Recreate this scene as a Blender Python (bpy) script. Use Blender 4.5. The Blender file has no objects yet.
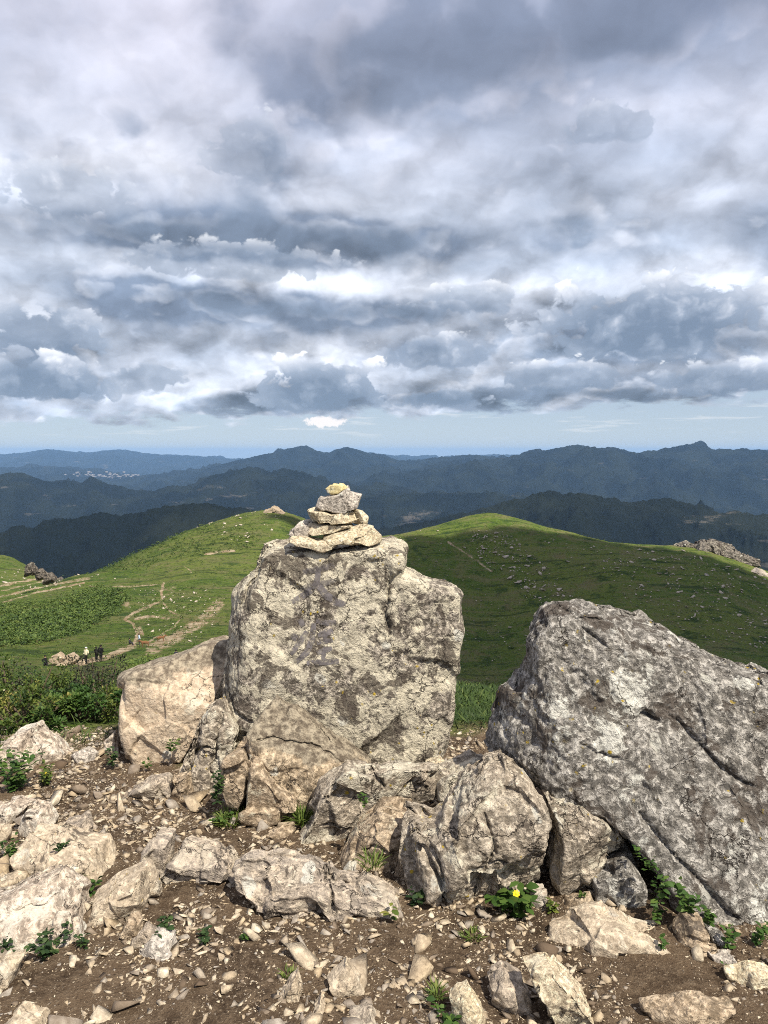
import bpy, bmesh, math, random
import numpy as np

random.seed(11)
rng = np.random.default_rng(11)
scene = bpy.context.scene
COL = scene.collection
R = math.radians

# ------------------------------------------------------------------ camera maths
F, HOR, EYE = 770.0, 452.0, 1.6
PITCH = math.atan((512 - HOR) / F)
CP, SP = math.cos(PITCH), math.sin(PITCH)

def ray(px, py):
    x = (np.asarray(px, float) - 384) / F
    y = (512 - np.asarray(py, float)) / F
    return x, CP + y * SP, -SP + y * CP

def at(px, py, Y):
    a, b, c = ray(px, py)
    s = Y / b
    return np.stack(np.broadcast_arrays(a * s, b * s, EYE + c * s), -1)

def pix(P):
    x, y, z = P[..., 0], P[..., 1], P[..., 2] - EYE
    d = y * CP - z * SP
    u = y * SP + z * CP
    d = np.where(d < 1e-3, 1e-3, d)
    return 384 + F * x / d, 512 - F * u / d

# ------------------------------------------------------------------ noise
_g = np.random.default_rng(3).normal(size=(256, 3))
GRAD = (_g / np.linalg.norm(_g, axis=1)[:, None]).astype(np.float32)

def perlin(P, seed=0):
    P = np.asarray(P, np.float32)
    I = np.floor(P).astype(np.int64)
    f = (P - I).astype(np.float32)
    w = f * f * f * (f * (f * 6 - 15) + 10)
    out = np.zeros(len(P), np.float32)
    for dx in (0, 1):
        wx = w[:, 0] if dx else 1 - w[:, 0]
        for dy in (0, 1):
            wy = w[:, 1] if dy else 1 - w[:, 1]
            for dz in (0, 1):
                wz = w[:, 2] if dz else 1 - w[:, 2]
                h = ((I[:, 0] + dx) * 73856093) ^ ((I[:, 1] + dy) * 19349663) ^ ((I[:, 2] + dz) * 83492791) ^ (seed * 2654435761)
                h = (h ^ (h >> 13)) * 1274126177
                h = (h ^ (h >> 16)) & 255
                g = GRAD[h]
                out += wx * wy * wz * (g[:, 0] * (f[:, 0] - dx) + g[:, 1] * (f[:, 1] - dy) + g[:, 2] * (f[:, 2] - dz))
    return out * 1.6

def fbm(P, freq, octv=4, gain=.5, seed=0, ridged=False, lac=2.03):
    P = np.asarray(P, np.float32)
    out = np.zeros(len(P), np.float32); a = 1.; tot = 0
    for o in range(octv):
        n = perlin(P * freq, seed + o * 17)
        if ridged: n = 1 - 2 * np.abs(n)
        out += a * n; tot += a; a *= gain; freq *= lac
    return out / tot

def sstep(x, a, b):
    t = np.clip((x - a) / (b - a), 0, 1)
    return t * t * (3 - 2 * t)

def P3(x, y, z=None):
    return np.stack([x, y, np.zeros_like(x) if z is None else z], -1)

def polyline_dist(x, y, pts):
    d = np.full(x.shape, 1e9)
    for (x0, y0), (x1, y1) in zip(pts[:-1], pts[1:]):
        vx, vy = x1 - x0, y1 - y0
        t = np.clip(((x - x0) * vx + (y - y0) * vy) / (vx * vx + vy * vy + 1e-12), 0, 1)
        d = np.minimum(d, np.hypot(x - x0 - t * vx, y - y0 - t * vy))
    return d

def inpoly(x, y, poly):
    c = np.zeros(x.shape, bool)
    j = len(poly) - 1
    for i in range(len(poly)):
        xi, yi = poly[i]; xj, yj = poly[j]
        c ^= ((yi > y) != (yj > y)) & (x < (xj - xi) * (y - yi) / (yj - yi + 1e-12) + xi)
        j = i
    return c

# ------------------------------------------------------------------ objects helpers
def tag(o, label=None, cat=None, group=None, kind=None):
    if label: o['label'] = label
    if cat: o['category'] = cat
    if group: o['group'] = group
    if kind: o['kind'] = kind
    return o

def mesh_np(name, V, faces, smooth=True):
    """faces: (n,3) or (n,4) array"""
    me = bpy.data.meshes.new(name)
    faces = np.asarray(faces, np.int32)
    n, k = faces.shape
    me.vertices.add(len(V)); me.vertices.foreach_set('co', np.asarray(V, np.float32).ravel())
    me.loops.add(n * k); me.loops.foreach_set('vertex_index', faces.ravel())
    me.polygons.add(n); me.polygons.foreach_set('loop_start', np.arange(0, n * k, k, dtype=np.int32))
    if smooth:
        me.polygons.foreach_set('use_smooth', np.ones(n, bool))
    me.update(calc_edges=True)
    return me

def link(name, me, mat=None, parent=None, loc=None):
    o = bpy.data.objects.new(name, me)
    COL.objects.link(o)
    if mat is not None:
        for m in (mat if isinstance(mat, (list, tuple)) else [mat]):
            me.materials.append(m)
    if parent: o.parent = parent
    if loc is not None: o.location = loc
    return o

def fattr(me, name, vals):
    a = me.attributes.new(name, 'FLOAT', 'POINT')
    a.data.foreach_set('value', np.asarray(vals, np.float32))

_ico = {}
def ico(n):
    if n not in _ico:
        bm = bmesh.new(); bmesh.ops.create_icosphere(bm, subdivisions=n, radius=1)
        V = np.array([v.co[:] for v in bm.verts]); bm.verts.index_update()
        Fa = np.array([[v.index for v in f.verts] for f in bm.faces]); bm.free()
        _ico[n] = (V / np.linalg.norm(V, axis=1)[:, None], Fa)
    return _ico[n]

def vnormals(V, Fa):
    n = np.cross(V[Fa[:, 1]] - V[Fa[:, 0]], V[Fa[:, 2]] - V[Fa[:, 0]])
    out = np.zeros_like(V)
    for k in range(3):
        for i in range(Fa.shape[1]):
            out[:, k] += np.bincount(Fa[:, i], n[:, k], len(V))
    return out / (np.linalg.norm(out, axis=1)[:, None] + 1e-12)

# ------------------------------------------------------------------ node helpers
class G:
    def __init__(s, nt): s.nt = nt
    def n(s, t, **kw):
        nd = s.nt.nodes.new(t)
        ins = kw.pop('i', {})
        for k, v in kw.items(): setattr(nd, k, v)
        for k, v in ins.items(): s.put(nd.inputs[k], v)
        return nd
    def put(s, sock, v):
        if isinstance(v, bpy.types.NodeSocket): s.nt.links.new(v, sock)
        else:
            if hasattr(sock.default_value, '__len__') and not isinstance(v, str):
                v = list(v) if hasattr(v, '__len__') else [v] * 3
                if len(sock.default_value) == 4 and len(v) == 3: v = v + [1]
            sock.default_value = v
    def m(s, op, a, b=0., c=0., clamp=False):
        nd = s.n('ShaderNodeMath', operation=op, use_clamp=clamp)
        s.put(nd.inputs[0], a); s.put(nd.inputs[1], b); s.put(nd.inputs[2], c)
        return nd.outputs[0]
    def vm(s, op, a, b=(0, 0, 0), scale=None):
        nd = s.n('ShaderNodeVectorMath', operation=op)
        s.put(nd.inputs[0], a); s.put(nd.inputs[1], b)
        if scale is not None: s.put(nd.inputs['Scale'], scale)
        return nd.outputs[0]
    def noise(s, vec, scale, detail=4, rough=.55, dist=0., dims='3D', col=False):
        nd = s.n('ShaderNodeTexNoise', noise_dimensions=dims,
                 i={'Vector': vec, 'Scale': scale, 'Detail': detail, 'Roughness': rough, 'Distortion': dist})
        return nd.outputs[1 if col else 0]
    def vor(s, vec, scale, feature='F1', out='Distance', dims='3D', **ins):
        nd = s.n('ShaderNodeTexVoronoi', voronoi_dimensions=dims, feature=feature, i=dict({'Vector': vec, 'Scale': scale}, **ins))
        return nd.outputs[out]
    def ss(s, x, a, b, lo=0., hi=1.):
        nd = s.n('ShaderNodeMapRange', interpolation_type='SMOOTHSTEP',
                 i={'Value': x, 'From Min': a, 'From Max': b, 'To Min': lo, 'To Max': hi})
        return nd.outputs[0]
    def mix(s, f, a, b, mode='MIX'):
        nd = s.n('ShaderNodeMix', data_type='RGBA', blend_type=mode)
        s.put(nd.inputs[0], f); s.put(nd.inputs[6], a); s.put(nd.inputs[7], b)
        return nd.outputs[2]
    def ramp(s, f, stops, mode='LINEAR'):
        nd = s.n('ShaderNodeValToRGB', i={'Fac': f})
        cr = nd.color_ramp; cr.interpolation = mode
        while len(cr.elements) < len(stops): cr.elements.new(.5)
        for e, (p, c) in zip(cr.elements, stops):
            e.position = p; e.color = (*c, 1)
        return nd.outputs[0]

def new_mat(name):
    m = bpy.data.materials.new(name); m.use_nodes = True
    nt = m.node_tree; nt.nodes.clear(); g = G(nt)
    out = g.n('ShaderNodeOutputMaterial')
    return m, g, out

def finish(g, out, color, rough=.9, height=None, bump=.3, dist=.02, spec=.2, normal=None):
    b = g.n('ShaderNodeBsdfPrincipled')
    g.put(b.inputs['Base Color'], color); g.put(b.inputs['Roughness'], rough)
    g.put(b.inputs['Specular IOR Level'], spec)
    if height is not None:
        bp = g.n('ShaderNodeBump', i={'Height': height, 'Strength': bump, 'Distance': dist})
        g.put(b.inputs['Normal'], bp.outputs[0])
    g.nt.links.new(b.outputs[0], out.inputs[0])
    return b

# ------------------------------------------------------------------ rock material
def rock_mat(name, c1, c2, c3, pale=.5, palecol=(.50, .46, .36), dark=.5, yellow=.3, s=1., streak=None, bump=.55, grain=1., spots=(), crust=None):
    m, g, out = new_mat(name)
    co = g.n('ShaderNodeTexCoord').outputs['Object']
    oi = g.n('ShaderNodeObjectInfo')
    rv = g.vm('SCALE', oi.outputs['Location'], scale=3.7)
    v = g.vm('ADD', co, rv)
    if streak:
        mp = g.n('ShaderNodeMapping', i={'Vector': v, 'Rotation': streak[0], 'Scale': streak[1]})
        vs = mp.outputs[0]
    else: vs = v
    warp = g.vm('SCALE', g.noise(v, 5 * s, 3, col=True), scale=.12 / s)
    vw = g.vm('ADD', v, warp)
    big = g.noise(vs, 2.6 * s, 5, .6)
    med = g.noise(vs, 14 * s, 8, .7)
    fine = g.noise(v, 70 * s, 6, .7)
    base = g.mix(g.ss(big, .38, .62), c1, c2)
    base = g.mix(g.ss(med, .46, .66), base, c3)
    base = g.mix(g.m('MULTIPLY', g.ss(fine, .35, .72), .55), base, g.mix(.5, c3, (.34, .31, .27)))
    base = g.mix(g.ss(fine, .47, .30, 0, .75), base, (.07, .06, .052))
    # mineral grain
    g1 = g.noise(vs, 27 * s, 8, .74)
    g2 = g.noise(v, 95 * s, 4, .7)
    base = g.mix(g.m('MULTIPLY', g.ss(g1, .52, .38), min(1., .75 * grain)), base, tuple(k * .30 for k in c1))
    base = g.mix(g.m('MULTIPLY', g.ss(g1, .52, .64), min(1., .55 * grain)), base, tuple(min(.8, k * 1.45) for k in c3))
    base = g.mix(g.m('MULTIPLY', g.ss(g2, .50, .36), min(1., .55 * grain)), base, tuple(k * .38 for k in c2))
    # crisp dark and light mottles
    g3 = g.noise(vw, 44 * s, 5, .62)
    base = g.mix(g.m('MULTIPLY', g.ss(g3, .455, .425), min(1., .75 * grain)), base, tuple(k * .30 for k in c2))
    base = g.mix(g.m('MULTIPLY', g.ss(g3, .56, .59), min(1., .60 * grain)), base, tuple(min(.8, k * 1.5) for k in c3))
    # pale crust lichen: ragged patches of several sizes
    p1 = g.noise(vw, 3.2 * s, 9, .72)
    p2 = g.noise(vw, 11 * s, 7, .68)
    pm = g.m('ADD', g.m('MULTIPLY', p1, .6), g.m('MULTIPLY', p2, .4))
    t = .60 - .16 * pale
    for (sx_, sy_, sz_, sr, sa) in spots:          # places where the crust grows thickest
        dd = g.vm('LENGTH', g.vm('SUBTRACT', co, (sx_, sy_, sz_)))
        dd = g.nt.nodes[-1].outputs['Value']
        pm = g.m('ADD', pm, g.ss(dd, sr, sr * .25, 0, sa))
    pal = g.ss(pm, t, t + .035)
    speck = g.ss(g.noise(v, 48 * s, 4, .6), .55, .62)
    pal = g.m('MULTIPLY', pal, g.m('SUBTRACT', 1.0, g.m('MULTIPLY', speck, .55)))
    pc = g.mix(g.ss(g.noise(v, 20 * s, 5, .7), .35, .65), palecol, tuple(k * .68 for k in palecol))
    col = g.mix(g.m('MULTIPLY', pal, .9), base, pc)
    # round white rosettes
    vo = g.vor(vw, 9 * s, Randomness=1.0)
    cell = g.vor(vw, 9 * s, out='Color')
    sx = g.n('ShaderNodeSeparateColor', i={'Color': cell})
    ros = g.m('MULTIPLY', g.ss(vo, .30, .24), g.ss(sx.outputs[0], 1 - .35 * pale, 1 - .35 * pale + .02))
    ros = g.m('MULTIPLY', ros, g.ss(med, .38, .5))
    col = g.mix(g.m('MULTIPLY', ros, .85), col, (.56, .54, .47))
    # dark crust patches
    dk = g.noise(vw, 6.5 * s, 8, .66, .4)
    t = .66 - .14 * dark
    dkm = g.m('MULTIPLY', g.ss(dk, t, t + .03), g.ss(fine, .25, .5))
    col = g.mix(g.m('MULTIPLY', dkm, .85), col, (.085, .068, .055))
    # small dark pits
    pit = g.noise(v, 33 * s, 6, .75)
    col = g.mix(g.ss(pit, .40, .33, 0, .8), col, (.05, .042, .036))
    # hairline fractures
    wv2 = g.vm('ADD', vs, g.vm('SCALE', g.vm('SUBTRACT', g.noise(v, 7 * s, 5, .65, col=True), (.5, .5, .5)), scale=.22 / s))
    ck = g.vor(wv2, 5.2 * s, feature='DISTANCE_TO_EDGE')
    ckm = g.m('MULTIPLY', g.ss(ck, .020, .004), g.ss(g.noise(v, 3.1 * s, 3, .5), .46, .56))
    col = g.mix(g.m('MULTIPLY', ckm, .85), col, (.045, .036, .030))
    # yellow lichen dots
    if yellow > 0:
        yv = g.vor(vw, 38 * s)
        yc = g.n('ShaderNodeSeparateColor', i={'Color': g.vor(vw, 38 * s, out='Color')})
        ym = g.m('MULTIPLY', g.ss(yv, .34, .2), g.ss(yc.outputs[1], 1 - .20 * yellow, 1 - .19 * yellow))
        ym = g.m('MULTIPLY', ym, g.ss(g.noise(v, 4.5, 3), .50, .58))
        ym = g.m('MULTIPLY', ym, g.ss(g.noise(v, 60, 3), .4, .55))
        col = g.mix(ym, col, (.42, .30, .035))
    if crust:                                       # dark lichen crust over the upper part
        zz = g.n('ShaderNodeSeparateXYZ', i={'Vector': co}).outputs
        cm = g.ss(g.m('ADD', g.m('ADD', zz[2], g.m('MULTIPLY', zz[0], crust[1])), g.m('MULTIPLY', g.m('SUBTRACT', g.noise(v, 9, 7, .7), .5), .28)), crust[0], crust[0] + .05)
        cc = g.mix(g.ss(g1, .40, .62), (.10, .08, .06), (.36, .31, .23))
        col = g.mix(g.m('MULTIPLY', cm, .9), col, cc)
    h = g.m('ADD', g.m('MULTIPLY', med, 1.0), g.m('MULTIPLY', fine, .45))
    h = g.m('ADD', h, g.m('MULTIPLY', g.noise(v, 180 * s, 3, .6), .15))
    h = g.m('ADD', g.m('ADD', h, g.m('MULTIPLY', g1, .9)), g.m('MULTIPLY', pal, .10))
    h = g.m('ADD', h, g.m('MULTIPLY', g.ss(g3, .40, .62), .25))
    h = g.m('SUBTRACT', h, g.m('MULTIPLY', ckm, .9))
    finish(g, out, col, .92, h, bump, .02 / s, .15)
    return m

M = {}
M['slab'] = rock_mat('lichen_stone', (.255, .22, .18), (.30, .255, .205), (.38, .335, .275), pale=.85, palecol=(.67, .605, .465), dark=.9, yellow=.7, bump=.8, grain=1.2)
M['boulder'] = rock_mat('grey_stone', (.255, .235, .21), (.305, .28, .245), (.41, .385, .345), pale=.30, palecol=(.74, .72, .64), dark=.75, yellow=.6,
                        streak=((0, R(35), R(10)), (1, 1, .42)), bump=1., grain=1.05, spots=[(*(at(px, py, 2.95 - dp) - at(680, 770, 2.95)), sr, sa) for px, py, dp, sr, sa in ((645, 668, .20, .17, .17), (628, 705, .24, .17, .20), (616, 745, .28, .14, .17), (665, 690, .22, .14, .15), (565, 700, .2, .16, .08), (560, 750, .25, .12, .08))])
M['cluster'] = rock_mat('weathered_stone', (.36, .30, .23), (.42, .345, .26), (.50, .435, .345), pale=.55, palecol=(.68, .62, .49), dark=.4, yellow=1.2, bump=.85, grain=.85)
M['tan'] = rock_mat('tan_stone', (.35, .26, .17), (.40, .30, .20), (.46, .37, .265), pale=.3, palecol=(.58, .52, .39), dark=.35, yellow=.15, bump=.7, grain=.9)
M['block'] = rock_mat('pinkish_stone', (.50, .40, .28), (.44, .355, .26), (.57, .475, .355), pale=.3, palecol=(.64, .57, .45), dark=.25, yellow=.2, bump=.55, grain=.55)
M['crusted'] = rock_mat('crusted_stone', (.52, .40, .28), (.48, .37, .26), (.58, .47, .35), pale=.25, palecol=(.64, .57, .45), dark=.15, yellow=.3, bump=.5, grain=.4, crust=(.16, -.22))
M['wedge'] = rock_mat('wedge_stone', (.37, .275, .175), (.42, .32, .21), (.48, .39, .275), pale=.35, palecol=(.62, .56, .43), dark=.3, yellow=.15, bump=.7, grain=.9, crust=(.03, .25))
M['pale'] = rock_mat('pale_stone', (.50, .40, .31), (.44, .36, .29), (.58, .49, .39), pale=.6, palecol=(.68, .61, .51), dark=.2, yellow=0, bump=.65, grain=.75)
M['ledge'] = rock_mat('ledge_stone', (.42, .34, .26), (.34, .29, .245), (.52, .435, .335), pale=.45, palecol=(.60, .52, .41), dark=.3, yellow=0,
                      streak=((0, R(8), R(8)), (.4, 1, 1)), bump=.75, grain=.7)
M['cream'] = rock_mat('cream_stone', (.60, .485, .31), (.53, .43, .30), (.66, .56, .40), pale=.3, palecol=(.70, .62, .46), dark=.1, yellow=0, s=2, bump=.6, grain=.7)
M['greystone'] = rock_mat('light_grey_stone', (.44, .385, .33), (.38, .34, .30), (.53, .475, .405), pale=.5, palecol=(.64, .58, .50), dark=.2, yellow=0, s=2, bump=.6, grain=.8)
M['yellowstone'] = rock_mat('yellow_stone', (.64, .52, .24), (.57, .46, .22), (.68, .58, .33), pale=.2, palecol=(.66, .60, .40), dark=.05, yellow=0, s=2, bump=.4, grain=.4)

def chip_mat():
    m, g, out = new_mat('stone_chips')
    tc = g.n('ShaderNodeTexCoord').outputs['Object']
    geo = g.n('ShaderNodeNewGeometry')
    oi = g.n('ShaderNodeObjectInfo')
    at_ = g.n('ShaderNodeAttribute', attribute_name='tint')
    rnd = g.m('FRACT', g.m('ADD', oi.outputs['Random'], at_.outputs['Fac']))
    base = g.ramp(rnd, [(0, (.10, .07, .046)), (.14, (.25, .20, .15)), (.30, (.36, .325, .28)), (.5, (.46, .36, .235)), (.75, (.52, .43, .31)), (1, (.66, .58, .44))])
    n1 = g.noise(geo.outputs['Position'], 45, 6, .65)
    col = g.mix(g.ss(n1, .35, .68), g.mix(.55, base, (.12, .085, .058)), base)
    col = g.mix(g.ss(g.noise(geo.outputs['Position'], 230, 3, .6), .58, .7, 0, .4), col, (.10, .075, .055))
    finish(g, out, col, .93, g.noise(geo.outputs['Position'], 160, 4, .7), .5, .006, .12)
    return m
M['chip'] = chip_mat()

# ------------------------------------------------------------------ terrain heights
TAB = {  # screen column -> [(distance, screen row of the surface there)]
    -500: [(14, 690), (80, 660), (230, 640), (420, 600), (600, 640), (1200, 640)],
    -150: [(9, 690), (25, 680), (80, 660), (160, 615), (230, 610), (300, 590), (420, 545), (600, 590), (1200, 640)],
    0:    [(6, 718), (9, 694), (25, 684), (50, 672), (80, 662), (110, 640), (150, 616), (190, 606), (230, 598), (262, 601), (300, 596), (360, 575), (420, 556), (470, 566), (700, 620), (1200, 640)],
    75:   [(6, 718), (9, 694), (25, 682), (50, 670), (80, 660), (120, 634), (170, 608), (230, 586), (262, 577), (300, 581), (380, 583), (600, 640), (1200, 680)],
    130:  [(6, 720), (9, 696), (25, 680), (50, 668), (80, 657), (120, 632), (170, 605), (230, 581), (300, 562), (335, 556), (390, 565), (600, 620), (1200, 680)],
    200:  [(6, 722), (9, 698), (25, 680), (50, 668), (80, 657), (120, 632), (170, 604), (230, 575), (300, 545), (360, 527), (430, 538), (600, 600), (1200, 680)],
    272:  [(6, 722), (9, 698), (25, 680), (50, 668), (80, 657), (120, 633), (170, 606), (230, 577), (300, 541), (370, 511), (400, 511), (460, 530), (600, 590), (1200, 680)],
    330:  [(6, 722), (9, 698), (25, 684), (50, 675), (80, 668), (120, 660), (170, 640), (230, 612), (300, 575), (370, 538), (410, 528), (460, 545), (600, 590), (1200, 680)],
    375:  [(6, 726), (9, 706), (14, 694), (20, 690), (30, 695), (60, 715), (120, 720), (200, 690), (280, 650), (340, 600), (400, 552), (440, 537), (480, 548), (600, 590), (1200, 680)],
    430:  [(6, 728), (9, 708), (14, 694), (20, 688), (27, 690), (45, 715), (80, 738), (150, 738), (230, 705), (300, 660), (360, 600), (420, 545), (455, 527), (490, 533), (600, 570), (1200, 680)],
    490:  [(6, 730), (9, 710), (14, 697), (20, 690), (27, 692), (45, 718), (80, 745), (150, 750), (230, 718), (300, 668), (350, 620), (400, 562), (440, 524), (465, 514), (500, 520), (600, 555), (1200, 680)],
    560:  [(6, 735), (9, 716), (14, 704), (20, 700), (45, 730), (80, 755), (150, 755), (230, 718), (300, 660), (350, 610), (400, 560), (445, 530), (490, 538), (600, 570), (1200, 680)],
    620:  [(6, 735), (9, 716), (14, 706), (45, 735), (80, 758), (150, 755), (230, 712), (300, 650), (350, 600), (400, 557), (435, 544), (480, 556), (600, 590), (1200, 680)],
    700:  [(6, 735), (9, 718), (14, 710), (45, 740), (80, 760), (150, 752), (230, 706), (300, 645), (350, 598), (400, 560), (432, 547), (480, 560), (600, 600), (1200, 680)],
    768:  [(6, 735), (9, 718), (14, 710), (45, 740), (80, 760), (150, 750), (230, 705), (300, 650), (350, 610), (395, 578), (425, 570), (480, 590), (600, 620), (1200, 690)],
    900:  [(9, 720), (45, 740), (80, 760), (150, 750), (230, 705), (300, 660), (395, 620), (480, 640), (1200, 700)],
    1300: [(9, 720), (80, 760), (230, 740), (480, 720), (1200, 720)],
}
def pchip(xk, yk, x):
    xk = np.array(xk, float); yk = np.array(yk, float)
    h = np.diff(xk); d = np.diff(yk) / h
    m = np.zeros(len(xk)); m[0] = d[0]; m[-1] = d[-1]
    for i in range(1, len(xk) - 1):
        if d[i - 1] * d[i] > 0:
            w1 = 2 * h[i] + h[i - 1]; w2 = h[i] + 2 * h[i - 1]
            m[i] = (w1 + w2) / (w1 / d[i - 1] + w2 / d[i])
    i = np.clip(np.searchsorted(xk, x) - 1, 0, len(h) - 1)
    t = (x - xk[i]) / h[i]
    return ((2*t**3-3*t**2+1)*yk[i] + (t**3-2*t**2+t)*h[i]*m[i] + (-2*t**3+3*t**2)*yk[i+1] + (t**3-t**2)*h[i]*m[i+1])
LD = np.linspace(math.log(.3), math.log(4000), 700)
PXG = np.linspace(-500, 1300, 901)
_cols = sorted(TAB)
_rows = []
for c in _cols:
    ks = [(.3, 0.), (2., 0.), (4.3, 0.0)]
    for D, y in TAB[c]: ks.append((D, float(at(c, y, D)[2])))
    ks.append((4000, ks[-1][1] - 350))
    xk = [math.log(k[0]) for k in ks]
    _rows.append(pchip(xk, [k[1] for k in ks], LD))
_rows = np.array(_rows)
HT = np.stack([pchip(_cols, _rows[:, j], PXG) for j in range(len(LD))], 1)   # (px, logD)

def base_h(x, y):
    r = np.hypot(x, y); az = np.arctan2(x, y)
    azc = np.clip(az, -.86, .86)
    D = np.maximum(r * np.cos(azc), .3); px = np.clip(384 + F * np.tan(azc), -499, 1299)
    u = (px - PXG[0]) / (PXG[1] - PXG[0]); v = np.clip((np.log(D) - LD[0]) / (LD[1] - LD[0]), 0, len(LD) - 1.001)
    i = np.clip(u.astype(int), 0, len(PXG) - 2); j = v.astype(int); a = u - i; b = v - j
    return HT[i, j]*(1-a)*(1-b) + HT[i+1, j]*a*(1-b) + HT[i, j+1]*(1-a)*b + HT[i+1, j+1]*a*b

def height(x, y):
    x = np.atleast_1d(np.asarray(x, float)); y = np.atleast_1d(np.asarray(y, float))
    r = np.hypot(x, y)
    z = base_h(x, y)
    P = P3(x, y)
    near = 1 - sstep(r, 4.5, 9)
    nf = np.zeros_like(z)
    k = r < 12
    if k.any():
        Q = P[k]
        nf[k] = near[k] * (.035 * fbm(Q, 1.3, 3, seed=5) + .02 * fbm(Q, 5, 3, seed=6) + .010 * fbm(Q, 19, 3, .6, seed=7))
        nf[k] += (1 - near[k]) * .10 * fbm(Q, 1.2, 4, seed=8) * sstep(r[k], 4.5, 9)
    k = (r >= 12)
    if k.any():
        Q = P[k]; rr = r[k]
        nf[k] = .10 * fbm(Q, 1.2, 4, seed=8) * (1 - sstep(rr, 30, 60)) + sstep(rr, 20, 120) * (1.6 * fbm(Q, 1/42., 4, .55, seed=9) + .55 * fbm(Q, 1/8., 4, .6, seed=10))
        nf[k] += sstep(rr, 500, 900) * 14 * fbm(Q, 1/180., 4, seed=12, ridged=True)
    return z + nf

def h1(x, y): return float(height([x], [y])[0])

def ground_hit(px, py):
    """point on the near terrain under a picture position"""
    a, b, c = (float(k) for k in ray(px, py))
    lo, s = .5, .5
    while s < 2000:
        if EYE + c * s < h1(a * s, b * s): break
        lo = s; s *= 1.03
    hi = s
    for _ in range(24):
        md = .5 * (lo + hi)
        if EYE + c * md < h1(a * md, b * md): hi = md
        else: lo = md
    return np.array([a * hi, b * hi, h1(a * hi, b * hi)])

def Yg(py):          # forward distance of flat ground at a picture row
    a, b, c = ray(384, py)
    return float(b * EYE / -c)

# ------------------------------------------------------------------ rocks
def polar_radius(uv, th):
    """radius of a star-shaped outline (n,2) at angles th"""
    n = len(uv); P = []
    for i in range(n):
        a, b = uv[i], uv[(i + 1) % n]
        k = max(2, int(np.hypot(*(b - a)) / .004))
        t = np.linspace(0, 1, k, endpoint=False)[:, None]
        P.append(a + (b - a) * t)
    P = np.concatenate(P)
    A = np.arctan2(P[:, 1], P[:, 0]); Rr = np.hypot(P[:, 0], P[:, 1])
    o = np.argsort(A); A = A[o]; Rr = Rr[o]
    A = np.concatenate([A - 2 * np.pi, A, A + 2 * np.pi]); Rr = np.tile(Rr, 3)
    return np.interp(th, A, Rr)

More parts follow.
